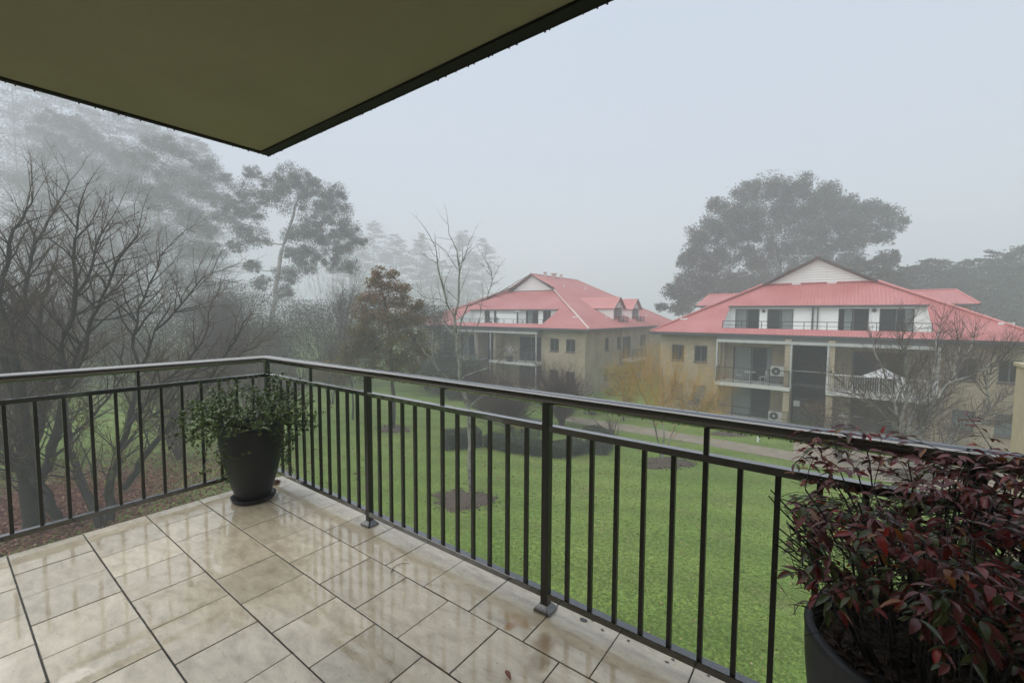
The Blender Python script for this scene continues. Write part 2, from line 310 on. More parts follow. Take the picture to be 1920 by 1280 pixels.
def lawn_mat():
    m = bpy.data.materials.new('lawn_grass'); m.use_nodes = True; t = m.node_tree; N = t.nodes; L = t.links; p = N['Principled BSDF']; p.inputs['Roughness'].default_value = .9; p.inputs['Specular IOR Level'].default_value = .2
    g = N.new('ShaderNodeNewGeometry')
    def noise(s, d=8, r=.6, st=(1,1,1)):
        mp = N.new('ShaderNodeMapping'); mp.inputs['Scale'].default_value = st; L.new(g.outputs['Position'], mp.inputs[0])
        n = N.new('ShaderNodeTexNoise'); n.inputs['Scale'].default_value = s; n.inputs['Detail'].default_value = d; n.inputs['Roughness'].default_value = r; L.new(mp.outputs[0], n.inputs[0]); return n
    a = noise(.22, 6, .55); b = noise(9, 8, .75)
    cr = N.new('ShaderNodeValToRGB'); e = cr.color_ramp.elements; e[0].position = .3; e[0].color = (.135,.225,.048,1); e[1].position = .7; e[1].color = (.215,.285,.078,1); L.new(a.outputs[0], cr.inputs[0])
    cr2 = N.new('ShaderNodeValToRGB'); e = cr2.color_ramp.elements; e[0].position = .32; e[0].color = (.45,.50,.45,1); e[1].position = .68; e[1].color = (1.35,1.3,1.15,1); L.new(b.outputs[0], cr2.inputs[0])
    mm = N.new('ShaderNodeMix'); mm.data_type = 'RGBA'; mm.blend_type = 'MULTIPLY'; mm.inputs[0].default_value = 1; L.new(cr.outputs[0], mm.inputs[6]); L.new(cr2.outputs[0], mm.inputs[7])
    # worn, mossy patches
    wv = N.new('ShaderNodeTexWave'); wv.inputs['Scale'].default_value = .16; wv.inputs['Distortion'].default_value = 1.2; wv.inputs['Detail'].default_value = 2; wm = N.new('ShaderNodeMapping'); wm.inputs['Rotation'].default_value = (0, 0, 1.1); L.new(g.outputs['Position'], wm.inputs[0]); L.new(wm.outputs[0], wv.inputs[0])
    wr = N.new('ShaderNodeMapRange'); wr.inputs[3].default_value = .90; wr.inputs[4].default_value = 1.08; L.new(wv.outputs['Fac'], wr.inputs[0])
    wx_ = N.new('ShaderNodeMix'); wx_.data_type = 'RGBA'; wx_.blend_type = 'MULTIPLY'; wx_.inputs[0].default_value = 1; L.new(mm.outputs[2], wx_.inputs[6]); L.new(wr.outputs[0], wx_.inputs[7]); mm = wx_
    c = noise(.55, 7, .65); cr3 = N.new('ShaderNodeValToRGB'); cr3.color_ramp.elements[0].position = .56; cr3.color_ramp.elements[0].color = (0,0,0,1); cr3.color_ramp.elements[1].position = .72; cr3.color_ramp.elements[1].color = (.7,.7,.7,1); L.new(c.outputs[0], cr3.inputs[0])
    m2 = N.new('ShaderNodeMix'); m2.data_type = 'RGBA'; L.new(cr3.outputs[0], m2.inputs[0]); L.new(mm.outputs[2], m2.inputs[6]); m2.inputs[7].default_value = (.19,.175,.08,1)
    L.new(m2.outputs[2], p.inputs['Base Color'])
    nb = noise(30, 5, .7); bp = N.new('ShaderNodeBump'); bp.inputs['Strength'].default_value = .4; bp.inputs['Distance'].default_value = .03; L.new(nb.outputs[0], bp.inputs['Height']); L.new(bp.outputs[0], p.inputs['Normal'])
    return m
M_lawn = lawn_mat()
M_blade = material('grass_blade', rough=.75, spec=.2, island=[(.12,.20,.04),(.18,.27,.055),(.28,.33,.10)], transl=.5)

# ================================================================== LARGE STRUCTURE
# ---------------- ground
def sheet(name, pts, z, mat, parent=None):
    V = [(p[0], p[1], z) for p in pts]; return obj(name, V, [tuple(range(len(V)))], mat, parent)
ng = 60; R = 390.0
xs = np.linspace(-R, R, ng)
gv = [(x, y, 0.0) for y in xs for x in xs]
gf = [(j*ng+i, j*ng+i+1, (j+1)*ng+i+1, (j+1)*ng+i) for j in range(ng-1) for i in range(ng-1)]
lawn = tag(obj('lawn', gv, gf, M_lawn), kind='structure')

def onroof(px, py, Ye, ze, t):
    r = ray(px, py); s = (ze-Ye*t-7.1)/(r[2]-r[1]*t); return CAM + r*s
# path
pu = [(1060,780),(1100,785),(1222,803),(1319,819),(1476,845),(1700,885),(1920,925)]
pl = [(1060,789),(1100,797),(1222,817),(1319,834),(1476,862),(1700,912),(1920,968)]
pp = [onz(*q) for q in pu] + [onz(*q) for q in pl[::-1]]
tag(sheet('path', pp, .012, M_path), kind='structure')
pv = [onz(*q) for q in ((1488,822),(1920,850),(1920,935),(1700,888),(1488,850))]
tag(sheet('patio', pv, .020, M_pave), kind='structure')

# ---------------- own balcony
FZ = 5.6; TP = .335; RY = 1.81; RX = -4.115
XE = -4.04; YE = 1.895
bal = tag(MB().box(XE+.005, 2.6, -1.6, YE-.006, FZ-.26, FZ-.012).build('balcony_floor', M_slab), kind='structure')
grout = MB().box(XE+.012, 2.6, -1.6, YE-.012, FZ-.0115, FZ-.0035).build('grout', M_grout, bal)
rng = random.Random(3)
rows = [(1.563, YE, -.757), (1.228, 1.563, -1.233), (.894, 1.228, -2.065), (.558, .894, -2.202), (.222, .558, -2.692), (-.113, .222, -3.18), (-.448, -.113, -2.5), (-.783, -.448, -2.63), (-1.118, -.783, -2.7), (-1.6, -1.118, -2.5)]
for (y0, y1, ph) in rows:
    x = ph
    while x > XE: x -= TP
    while x < 1.9:
        a, b = max(x, XE), min(x+TP, 2.6)
        if b-a > .02:
            dz = rng.uniform(-.0012, .0012); g1 = .0028; g2 = .0037
            tb = MB().bbox(a+g1, b-g1, y0+(g2 if y0 > -1.5 else 0), y1-(g2 if y1 < YE else 0), FZ-.010, FZ+dz, .0016)
            tb.build('tile', M_tile, bal)
        x += TP
# bright strip trim at slab rim on the lawn side
MB().box(XE-.002, 2.6, YE, YE+.012, FZ-.26, FZ-.004).build('edge_trim', M_slab, bal)
# soffit / roof overhang
sf = tag(MB().box(-3.045, 4.0, -2.4, 1.345, 8.15, 8.30).build('roof_overhang', M_soffit), kind='structure')
gt = MB()
gt.box(-3.075, 4.0, 1.347, 1.405, 8.14, 8.30); gt.box(-3.072, -3.047, -2.4, 1.345, 8.14, 8.30)
gt.build('gutter', M_fascia, sf)
gl = MB(); gl.cyl((-3.075, 1.402, 8.146), (4.0, 1.402, 8.146), .009, n=8); gl.cyl((-3.072, 1.402, 8.146), (-3.072, -2.4, 8.146), .007, n=8)
gl.build('gutter_lip', M_fascia, sf)
# house wall behind the viewer
hw = tag(MB().box(-4.04, 4.0, -1.85, -1.6, 0, 8.15).build('house_wall', M_cream), kind='structure')
hw2 = tag(MB().box(1.9, 2.15, -1.6, 1.35, 0, 8.15).build('side_wall', M_cream), kind='structure')

# ---------------- balustrade
br = thing('balustrade', (RX, RY, FZ), 'dark charcoal metal balustrade with wet round handrail round the balcony corner', 'railing')
HT = FZ+1.118; HR = .031
# handrails: flattened tube
def tube_line(mb, pts, rx, rz, n=20):
    pts = [np.array(p, float) for p in pts]; V = []; m = len(pts)
    for i, p in enumerate(pts):
        d = pts[min(i+1, m-1)]-pts[max(i-1, 0)]; d /= np.linalg.norm(d); side = np.cross(d, (0, 0, 1.0)); side /= np.linalg.norm(side)
        k = 1.0
        if 0 < i < m-1:
            d1 = p-pts[i-1]; d1 /= np.linalg.norm(d1); k = 1/max(.3, abs(np.dot(d, d1)))
        for a in range(n):
            t = 2*math.pi*a/n; V.append(p+side*rx*k*math.cos(t)+np.array([0, 0, rz*math.sin(t)]))
    Fs = [(i*n+a, i*n+(a+1) % n, (i+1)*n+(a+1) % n, (i+1)*n+a) for i in range(m-1) for a in range(n)]
    Fs += [tuple(range(n)), tuple(range((m-1)*n, m*n))[::-1]]
    mb.add(V, Fs)
hm = MB(); tube_line(hm, [(2.6, RY, HT-HR), (RX, RY, HT-HR), (RX, -2.2, HT-HR)], .033, HR)
hm.build('handrail', M_railwet, br, smooth=True)
MZ0, MZ1 = FZ+.925, FZ+.955
# right run: posts
posts = [RX, -2.60, -1.125, .35, 1.83]
BH = .0095
bz0, bz1 = FZ+.072, FZ+.105
PW = .02
def post(x, y, foot=True):
    p = MB().bbox(x-PW, x+PW, y-PW, y+PW, FZ+.001 if foot else bz0, HT-HR, .002).build('post', M_rail, br)
    if foot:
        f = MB(); a = .046
        f.bbox(x-a, x+a, y-a, y+a, FZ+.0015, FZ+.012, .002)
        V = [(x-a+.004, y-a+.004, FZ+.012), (x+a-.004, y-a+.004, FZ+.012), (x+a-.004, y+a-.004, FZ+.012), (x-a+.004, y+a-.004, FZ+.012), (x-PW-.003, y-PW-.003, FZ+.036), (x+PW+.003, y-PW-.003, FZ+.036), (x+PW+.003, y+PW+.003, FZ+.036), (x-PW-.003, y+PW+.003, FZ+.036)]
        f.add(V, [(0,1,5,4),(1,2,6,5),(2,3,7,6),(3,0,4,7),(4,5,6,7)])
        f.build('post_foot', M_railwet, p)
for i, x in enumerate(posts): post(x, RY, i > 0)
for i in range(len(posts)-1):
    a, b = posts[i]+PW, posts[i+1]-PW
    MB().bbox(a, b, RY-.021, RY+.021, MZ0, MZ1, .002).build('mid_rail', M_railwet, br)
    MB().bbox(a, b, RY-.021, RY+.021, bz0, bz1, .002).build('bottom_rail', M_railwet, br)
    n = 11; p0, p1 = posts[i], posts[i+1]
    for k in range(n):
        x = p0+(p1-p0)*(k+1)/(n+1)
        MB().box(x-BH, x+BH, RY-BH, RY+BH, bz1, MZ0).build('baluster', M_rail, br)
        if k == 5: MB().box(x-BH, x+BH, RY-BH, RY+BH, MZ1, HT-2*HR+.006).build('stub_post', M_rail, br)
# left run (bracketed outside the slab edge)
ly = [.266,.398,.528,.659,.792,.919]
MB().bbox(RX-.021, RX+.021, -2.2, RY-PW, MZ0, MZ1, .002).build('mid_rail', M_railwet, br)
MB().bbox(RX-.021, RX+.021, -2.2, RY-PW, bz0, bz1, .002).build('bottom_rail', M_railwet, br)
for k in range(-17, 7):
    y = .905+.1305*k
    if y < RY-.06:
        MB().box(RX-BH, RX+BH, y-BH, y+BH, bz1, MZ0).build('baluster', M_rail, br)
        if k % 12 == 0: MB().box(RX-BH, RX+BH, y-BH, y+BH, MZ1, HT-2*HR+.006).build('stub_post', M_rail, br)
# drops hanging from rails and gutter
def ico_drops(name, pts, rads, mat, parent, zs=1.2):
    a = np.array([(0,0,1),(.894,0,.447),(.276,.851,.447),(-.724,.526,.447),(-.724,-.526,.447),(.276,-.851,.447),(.724,.526,-.447),(-.276,.851,-.447),(-.894,0,-.447),(-.276,-.851,-.447),(.724,-.526,-.447),(0,0,-1)])
    f = np.array([(0,1,2),(0,2,3),(0,3,4),(0,4,5),(0,5,1),(1,6,2),(2,7,3),(3,8,4),(4,9,5),(5,10,1),(6,7,2),(7,8,3),(8,9,4),(9,10,5),(10,6,1),(11,7,6),(11,8,7),(11,9,8),(11,10,9),(11,6,10)])
    pts = np.array(pts); rads = np.array(rads); a = a*np.array([1,1,zs])
    V = pts[:, None, :]+a[None]*rads[:, None, None]; Fi = f[None]+(np.arange(len(pts))*12)[:, None, None]
    org = WL[parent.name]; me = fast_mesh(name, V.reshape(-1,3)-org, tris=Fi.reshape(-1,3), mat=mat, smooth=True)
    o = place(name, me, org, parent); o['kind'] = 'stuff'; return o
nr = np.random.default_rng(5)
pts = []; rr = []
for x in np.arange(RX, 1.9, .011):
    if nr.random() < .75: pts.append((x+nr.uniform(-.004,.004), RY+nr.uniform(-.006,.006), HT-2*HR-.001)); rr.append(nr.uniform(.0015,.0042))
for y in np.arange(-1.2, RY, .011):
    if nr.random() < .8: pts.append((RX+nr.uniform(-.006,.006), y, HT-2*HR-.001)); rr.append(nr.uniform(.0015,.004))
for x in np.arange(RX, 1.9, .02):
    if nr.random() < .35: pts.append((x, RY-.014, MZ0)); rr.append(nr.uniform(.001,.003))
for _ in range(260):
    x = nr.uniform(RX, 1.9); t = nr.uniform(-.1, 2.6); pts.append((x, RY-.033*math.cos(t)*.99, HT-HR+HR*math.sin(t)*.99)); rr.append(nr.uniform(.0006,.0019))
ico_drops('water_drops', pts, rr, M_drop, br, 1.0)
pts = []; rr = []
for x in np.arange(-3.07, 2, .02):
    if nr.random() < .4: pts.append((x+nr.uniform(-.01,.01), 1.404, 8.137)); rr.append(nr.uniform(.001,.0048))
for y in np.arange(-1, 1.47, .03):
    if nr.random() < .4: pts.append((-3.074, y, 8.138)); rr.append(nr.uniform(.002,.005))
ico_drops('water_drops', pts, rr, M_fascia, sf, 1.4)

# ---------------- buildings
def wall_holes(mb, axis, fixed, depth, u0, u1, z0, z1, holes):
    """wall slab from `fixed` inward by `depth`, along u (X if axis=='x'), holes = [(u0,u1,z0,z1)]"""
    us = sorted({u0, u1, *[h[0] for h in holes], *[h[1] for h in holes]}); zs = sorted({z0, z1, *[h[2] for h in holes], *[h[3] for h in holes]})
    for i in range(len(us)-1):
        for j in range(len(zs)-1):
            um, zm = (us[i]+us[i+1])/2, (zs[j]+zs[j+1])/2
            if any(h[0] < um < h[1] and h[2] < zm < h[3] for h in holes): continue
            if axis == 'x': mb.box(us[i], us[i+1], min(fixed, fixed+depth), max(fixed, fixed+depth), zs[j], zs[j+1])
            else: mb.box(min(fixed, fixed+depth), max(fixed, fixed+depth), us[i], us[i+1], zs[j], zs[j+1])
def window(root, axis, fixed, u0, u1, z0, z1, sgn=1, curtain=None, sill=True, fm=None, mull=1, t=.05, grille=False):
    """sliding window set back in an opening; sgn = direction into the building"""
    def bx(mb, a, b, d0, d1, c, d):
        lo, hi = sorted((fixed+sgn*d0, fixed+sgn*d1))
        if axis == 'x': mb.box(a, b, lo, hi, c, d)
        else: mb.box(lo, hi, a, b, c, d)
    fr = MB(); fm = fm or M_frame
    bx(fr, u0+.002, u0+t, .07, .13, z0+.002, z1-.002); bx(fr, u1-t, u1-.002, .07, .13, z0+.002, z1-.002)
    bx(fr, u0+t, u1-t, .07, .13, z0+.002, z0+t); bx(fr, u0+t, u1-t, .07, .13, z1-t, z1-.002)
    for k in range(mull):
        c = u0+(u1-u0)*(k+1)/(mull+1); bx(fr, c-.025, c+.025, .075, .125, z0+t, z1-t)
    w = fr.build('window' if sill else 'sliding_door', fm, root)
    g = MB(); bx(g, u0+t, u1-t, .10, .105, z0+t, z1-t); g.build('pane', M_glass, w)
    if curtain:
        for (a, b) in curtain:
            cb = MB(); n = max(4, int((b-a)*(u1-u0)/.06)); V = []; Fs = []
            for k in range(n+1):
                u = u0+(u1-u0)*(a+(b-a)*k/n); d = .22+(.025 if k % 2 else 0)
                for z in (z0+.05, z1-.05): V.append((u, fixed+sgn*d, z) if axis == 'x' else (fixed+sgn*d, u, z))
            for k in range(n): Fs.append((2*k, 2*k+2, 2*k+3, 2*k+1))
            cb.add(V, Fs); cb.build('curtain', M_curtain, w)
    if sill:
        s = MB(); bx(s, u0-.03, u1+.03, -.05, .07, z0-.10, z0-.002); s.build('sill', M_sill, w)
    return w
def plane_pt(P0, n3): pass
def roof_plane(root, poly, down, th=.06, rib=.20, name='roof_plane', holes=None):
    """steel roof plane: thin slab plus pressed ribs running down the slope. poly = outer boundary (3D), optional rectangular hole in plan y-range/x-range"""
    P = [np.array(p, float) for p in poly]
    nrm = np.zeros(3)
    for i in range(len(P)): nrm += np.cross(P[i], P[(i+1) % len(P)])
    nrm /= np.linalg.norm(nrm)
    if nrm[2] < 0: nrm = -nrm
    mb = MB(); mb.prism(P, -nrm*th)
    o = mb.build(name, M_roof, root)
    # ribs
    d = np.array(down, float); d -= nrm*np.dot(d, nrm); d /= np.linalg.norm(d); s = np.cross(nrm, d)
    c = P[0]; uv = [(np.dot(p-c, s), np.dot(p-c, d)) for p in P]
    u0 = min(a for a, b in uv); u1 = max(a for a, b in uv); V = []; Fs = []
    u = u0+rib/2
    while u < u1:
        xs_ = []
        for i in range(len(uv)):
            (a0, b0), (a1, b1) = uv[i], uv[(i+1) % len(uv)]
            if (a0-u)*(a1-u) < 0: xs_.append(b0+(b1-b0)*(u-a0)/(a1-a0))
        xs_.sort()
        for k in range(0, len(xs_)-1, 2):
            a, b = xs_[k]+.01, xs_[k+1]-.005
            if b-a < .1: continue
            q = len(V)
            for bb in (a, b):
                for (du, h) in ((-.03, .002), (-.012, .02), (.012, .02), (.03, .002)): V.append(c+s*(u+du)+d*bb+nrm*h)
            Fs += [(q,q+1,q+5,q+4), (q+1,q+2,q+6,q+5), (q+2,q+3,q+7,q+6), (q+4,q+5,q+6,q+7)]
        u += rib
    if V: r = obj('ribs', V, Fs, M_roof, o); r['kind'] = 'stuff'
    return o
def capping(root, a, b, r=.07, mat=None): return MB().cyl(a, b, r, n=6).build('ridge_cap', mat or M_cap, root, smooth=False)
def rail_far(name, root, axis, fixed, u0, u1, z0, z1, step=.11, bal=True, mat=None, r=.012):
    mb = MB()
    def pt(u, z): return (u, fixed, z) if axis == 'x' else (fixed, u, z)
    def bar(ua, ub, za, zb, h):
        if axis == 'x': mb.box(ua, ub, fixed-h, fixed+h, za, zb)
        else: mb.box(fixed-h, fixed+h, ua, ub, za, zb)
    bar(u0, u1, z1-.04, z1, .025); bar(u0, u1, z0+.07, z0+.10, .018)
    if not bal: bar(u0, u1, (z0+z1)/2, (z0+z1)/2+.025, .015)
    rl = mb.build(name, mat or M_dkgreen, root)
    n = max(2, int(round((u1-u0)/1.2)))
    for k in range(n+1):
        pb = MB(); u = u0+.02+(u1-u0-.04)*k/n
        if axis == 'x': pb.box(u-.02, u+.02, fixed-.02, fixed+.02, z0, z1-.04)
        else: pb.box(fixed-.02, fixed+.02, u-.02, u+.02, z0, z1-.04)
        pb.build('rail_post', mat or M_dkgreen, rl)
    if bal:
        bb = MB(); u = u0+step
        while u < u1-.05:
            if axis == 'x': bb.box(u-r/2, u+r/2, fixed-r/2, fixed+r/2, z0+.1, z1-.04)
            else: bb.box(fixed-r/2, fixed+r/2, u-r/2, u+r/2, z0+.1, z1-.04)
            u += step
        q = bb.build('balusters', mat or M_dkgreen, rl); q['kind'] = 'stuff'
    return rl
def gable_boards(root, Y, xl, xr, zb, xa, za, n=9, name='gable'):
    """triangle of lapped weatherboards facing -Y"""
    g = MB(); g.prism([(xl, Y+.06, zb), (xr, Y+.06, zb), (xa, Y+.06, za)], (0, .05, 0)); gg = g.build(name, M_white, root)
    h = (za-zb)/n
    for k in range(n):
        z0, z1 = zb+k*h, zb+(k+1)*h-.012
        def xat(z): f = (z-zb)/(za-zb); return xl+(xa-xl)*f, xr+(xa-xr)*f
        a0, b0 = xat(z0); a1, b1 = xat(z1)
        if b1-a1 < .03: a1 = b1 = xa
        V = [(a0, Y, z0), (b0, Y, z0), (b1, Y+.045, z1), (a1, Y+.045, z1), (a0, Y+.055, z0), (b0, Y+.055, z0), (b1, Y+.055, z1), (a1, Y+.055, z1)]
        obj('board', V, [(0,1,2,3),(0,4,5,1),(1,5,6,2),(0,3,7,4)], M_white, gg)
    return gg
def C(ox, oy, s):
    return lambda a, b: (ox+a/s, oy+b/s)

ZE = 5.86
# ============ building 2 (right)
b2 = thing('apartment_building', (-1.2, 40, 0), 'cream brick apartment block with wide red roof and symmetrical white gable, nearest on the right', 'building')
T = .552; YE2 = 32.7; XL = -11.26; XR = 8.82; XM = -1.22; YG = 39.3; ZG = ZE+(YG-YE2)*T; YB = 52.0
XHL, XHR = XL+(YG-YE2), XR-(YG-YE2); ZR = ZE+(XM-XL)*T
OX0, OX1, OY0, OY1 = -6.42, 4.40, 33.35, 36.2          # opening cut for the attic terrace
zO0, zO1 = ZE+(OY0-YE2)*T, ZE+(OY1-YE2)*T
def rz(y): return ZE+(y-YE2)*T
# front slope in four pieces around the terrace opening
dn = (0, -1, -T)
roof_plane(b2, [(XL+(OY1-YE2),OY1,zO1),(XR-(OY1-YE2),OY1,zO1),(XHR,YG,ZG),(XHL,YG,ZG)], dn)
roof_plane(b2, [(XL,YE2,ZE),(XR,YE2,ZE),(XR-(OY0-YE2),OY0,zO0),(XL+(OY0-YE2),OY0,zO0)], dn)
roof_plane(b2, [(XL+(OY0-YE2),OY0,zO0),(OX0,OY0,zO0),(OX0,OY1,zO1),(XL+(OY1-YE2),OY1,zO1)], dn)
roof_plane(b2, [(OX1,OY0,zO0),(XR-(OY0-YE2),OY0,zO0),(XR-(OY1-YE2),OY1,zO1),(OX1,OY1,zO1)], dn)
# side slopes
roof_plane(b2, [(XL,YE2,ZE),(XL,YB,ZE),(XM,YB,ZR),(XM,YG-.5,ZR),(XHL-.2,YG-.5,ZG-.11),(XHL,YG,ZG)] if False else [(XL,YE2,ZE),(XL,YB,ZE),(XM,YB,ZR),(XM,YG-.35,ZR),(XHL,YG-.35,ZG)], (-1,0,-T))
roof_plane(b2, [(XR,YE2,ZE),(XHR,YG-.35,ZG),(XM,YG-.35,ZR),(XM,YB,ZR),(XR,YB,ZE)], (1,0,-T))
capping(b2, (XL,YE2,ZE+.03), (XHL,YG-.3,ZG+.03)); capping(b2, (XR,YE2,ZE+.03), (XHR,YG-.3,ZG+.03)); capping(b2, (XM,YG-.35,ZR+.03), (XM,YB,ZR+.03))
gable_boards(b2, YG-.02, XHL+.42, XHR-.42, ZG+.06, XM, ZR-.17, 9)
# barge boards of the gablet
for (xa, xb) in ((XHL, XM), (XHR, XM)):
    MB().prism([(xa, YG-.40, ZG-.06), (xb, YG-.40, ZR-.06), (xb, YG-.40, ZR+.04), (xa, YG-.40, ZG+.04)], (0, .05, 0)).build('barge_board', M_dark, b2)
MB().box(XHL+.1, XHR-.1, YG-.12, YG-.05, ZG-.0, ZG+.07).build('flashing', M_cap, b2)
# fascia and gutter
MB().box(XL-.04, XR+.04, YE2-.10, YE2-.003, ZE-.20, ZE-.01).build('gutter', M_dark, b2)
MB().box(XL-.10, XL-.003, YE2-.003, YB, ZE-.20, ZE-.01).build('gutter', M_dark, b2)
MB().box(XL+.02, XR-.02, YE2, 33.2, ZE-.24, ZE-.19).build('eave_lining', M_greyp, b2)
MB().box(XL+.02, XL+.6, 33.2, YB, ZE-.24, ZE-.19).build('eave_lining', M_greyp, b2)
# walls
YW = 33.3; w = C(1200, 470, 5.333); v = C(1540, 620, 5.053)
wx = lambda f, a, b, Y: onY(*f(a, b), Y)
XWL, XWR = XL+.62, XR-.62; BL, BR = -6.42, 4.0+.55      # walls / balcony bays
wins = []
for (a, b) in (((320,930),(440,1085)), ((545,945),(670,1100))):
    p, q = wx(w, *a, YW), wx(w, *b, YW); wins.append((p[0], q[0], 3.72, 4.90))
low = [(a, b, .85, 2.0) for (a, b, c, d) in wins]
winr = []
for (a, b) in (((1300,260),(1470,480)), ((1685,275),(1890,500))):
    p, q = wx(v, *a, YW), wx(v, *b, YW); winr.append((p[0], q[0], 3.68, 4.86))
lowr = [(5.34, 6.2, .85, 2.02), (6.95, 7.75, .85, 2.02)]
mb = MB(); wall_holes(mb, 'x', YW, .24, XWL, BL, -.3, ZE-.24, wins+low); mb.build('wall', M_brick, b2)
mb = MB(); wall_holes(mb, 'x', YW, .24, BR, XWR, -.3, ZE-.24, winr+lowr); mb.build('wall', M_brick, b2)
MB().box(XWL, XWL+.24, YW+.24, YB-.6, -.3, ZE-.24).build('wall', M_brick, b2)
MB().box(XWR-.24, XWR, YW+.24, YB-.6, -.3, ZE-.24).build('wall', M_brick, b2)
for hh in wins: window(b2, 'x', YW, *hh)
for hh in low: window(b2, 'x', YW, *hh, curtain=[(0,1)])
for hh in winr: window(b2, 'x', YW, *hh)
for hh in lowr: window(b2, 'x', YW, *hh, curtain=[(0,1)])
# recessed bays: back wall with doors
YR = 34.1
DZ = 2.56
doors_up = [(-5.75, -3.35, DZ, 4.93), (.95, 3.35, DZ, 4.93)]
doors_lo = [(-5.75, -3.35, 0.0, 2.15), (.95, 3.35, 0.0, 2.15)]
mb = MB(); wall_holes(mb, 'x', YR, .2, BL+.02, -2.16, -.3, ZE-.26, [doors_up[0], doors_lo[0]]); mb.build('wall', M_brick, b2)
mb = MB(); wall_holes(mb, 'x', YR, .2, -.28, BR-.02, -.3, ZE-.26, [doors_up[1], doors_lo[1]]); mb.build('wall', M_brick, b2)
window(b2, 'x', YR, *doors_up[0], curtain=[(.04,.46),(.86,.98)], sill=False)
window(b2, 'x', YR, *doors_up[1], sill=False)
window(b2, 'x', YR, *doors_lo[0], curtain=[(.02,.48)], sill=False)
window(b2, 'x', YR, *doors_lo[1], sill=False)
# bay cheeks, stairwell
MB().box(BL-.001, BL+.2, YW+.245, YR, -.3, ZE-.26).build('wall', M_brick, b2)
MB().box(BR-.2, BR+.001, YW+.245, YR, -.3, ZE-.26).build('wall', M_brick, b2)
for x in (-2.5, -.28): MB().box(x, x+.34, 32.35, YR-.003, -.3, ZE-.26).build('pier', M_brick, b2)
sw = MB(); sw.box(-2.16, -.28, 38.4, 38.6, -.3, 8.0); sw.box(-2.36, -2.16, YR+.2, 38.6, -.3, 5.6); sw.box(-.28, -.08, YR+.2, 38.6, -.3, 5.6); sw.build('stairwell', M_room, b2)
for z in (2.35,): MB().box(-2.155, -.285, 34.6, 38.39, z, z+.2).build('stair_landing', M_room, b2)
MB().box(-2.0, -1.65, 33.6, 33.75, 1.2, 1.55).build('meter_box', M_ac, b2)
MB().box(-6.5, BR+.05, 32.28, 32.42, 5.28, 5.46).build('beam', M_beam, b2)
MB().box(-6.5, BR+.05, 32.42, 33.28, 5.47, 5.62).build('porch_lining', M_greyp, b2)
# decks
for (x0, x1) in ((-6.5, -2.13), (-.31, BR+.05)):
    MB().box(x0, x1, 32.15, YR-.004, 2.34, DZ).build('balcony_deck', M_ac, b2)
    rail_far('balcony_rail', b2, 'x', 32.22, x0+.05, x1-.05, DZ, DZ+1.05, mat=M_dkgreen if x0 < -5 else M_whitep)
    rail_far('balcony_rail', b2, 'y', x0+.05 if x0 < -3 else x1-.05, 32.25, 33.28, DZ, DZ+1.05, mat=M_dkgreen if x0 < -5 else M_whitep)
    rail_far('patio_rail', b2, 'x', 32.22, x0+.05, x1-.05, 0, 1.0, bal=False)
    MB().box(x0, x1, 32.15, YR-.004, -.3, .03).build('patio_slab', M_ac, b2)
for x in (-6.46, -2.15, -.27, BR): MB().box(x-.05, x+.05, 32.3, 32.4, DZ, 5.28).build('column', M_beam, b2)
for x in (-6.46, BR): MB().box(x-.13, x+.13, 32.2, 32.45, -.3, 2.34).build('column', M_brick, b2)
MB().cyl((-6.62, 33.22, 0), (-6.62, 33.22, 5.6), .05, n=8).build('downpipe', M_greyp, b2)
# attic terrace: back wall, floor, cheeks
YA = 36.42; w2 = C(1200, 470, 5.333); w3 = C(1540, 470, 5.053)
aw = []
for (f, a, b) in ((w2,(955,580),(1190,765)), (w2,(1275,580),(1530,775)), (w3,(165,545),(445,745)), (w3,(555,545),(875,740))):
    p, q = onY(*f(*a), YA), onY(*f(*b), YA); aw.append((p[0], q[0], 5.95, p[2]-.02))
mb = MB(); wall_holes(mb, 'x', YA, .15, OX0-.3, OX1+.3, 5.7, rz(YA)-.08, aw); mb.build('terrace_wall', M_white, b2)
cs = [[(.0,.45)], [(.55,1.0)], [(.2,.45)], [(.75,1.0)]]
for hh, c in zip(aw, cs): window(b2, 'x', YA, *hh, sill=False, curtain=c)
MB().box(OX0-.2, OX1+.2, OY0+.02, YA, 5.6, 5.93).build('terrace_floor', M_ac, b2)
for x in (OX0, OX1):
    s = .07 if x == OX0 else -.07
    V = [(x, OY0, 5.93), (x, YA-.002, 5.93), (x, YA-.002, rz(YA)-.09), (x, OY0, rz(OY0)-.07)]; MB().prism(V, (-s, 0, 0)).build('terrace_cheek', M_white, b2)
MB().box(OX0-.1, OX1+.1, OY1-.16, OY1-.003, zO1-.13, zO1+.015).build('terrace_fascia', M_dark, b2)
rail_far('terrace_rail', b2, 'x', OY0+.12, OX0+.03, OX1-.03, 6.12, 6.72, bal=False)
xm = onY(*w2(1730,600), YA)[0]; MB().cyl((xm, YA-.1, 5.93), (xm, YA-.1, zO1-.1), .06, n=8).build('flue_pipe', M_greyp, b2)
xm2 = onY(*w2(1780,600), YA)[0]; MB().cyl((xm2, YA-.1, 5.93), (xm2, YA-.1, zO1-.1), .04, n=8).build('flue_pipe', M_greyp, b2)
for (f, a, b) in ((w2, 1237, 603), (w3, 500, 565)):
    p = onY(*f(a, b), YA); MB().cyl((p[0], YA-.004, p[2]), (p[0], YA-.08, p[2]), .12, n=12).build('vent', M_greyp, b2)
# roof safety brackets
for (px, py) in ((1283,599),(1345,560)): pass
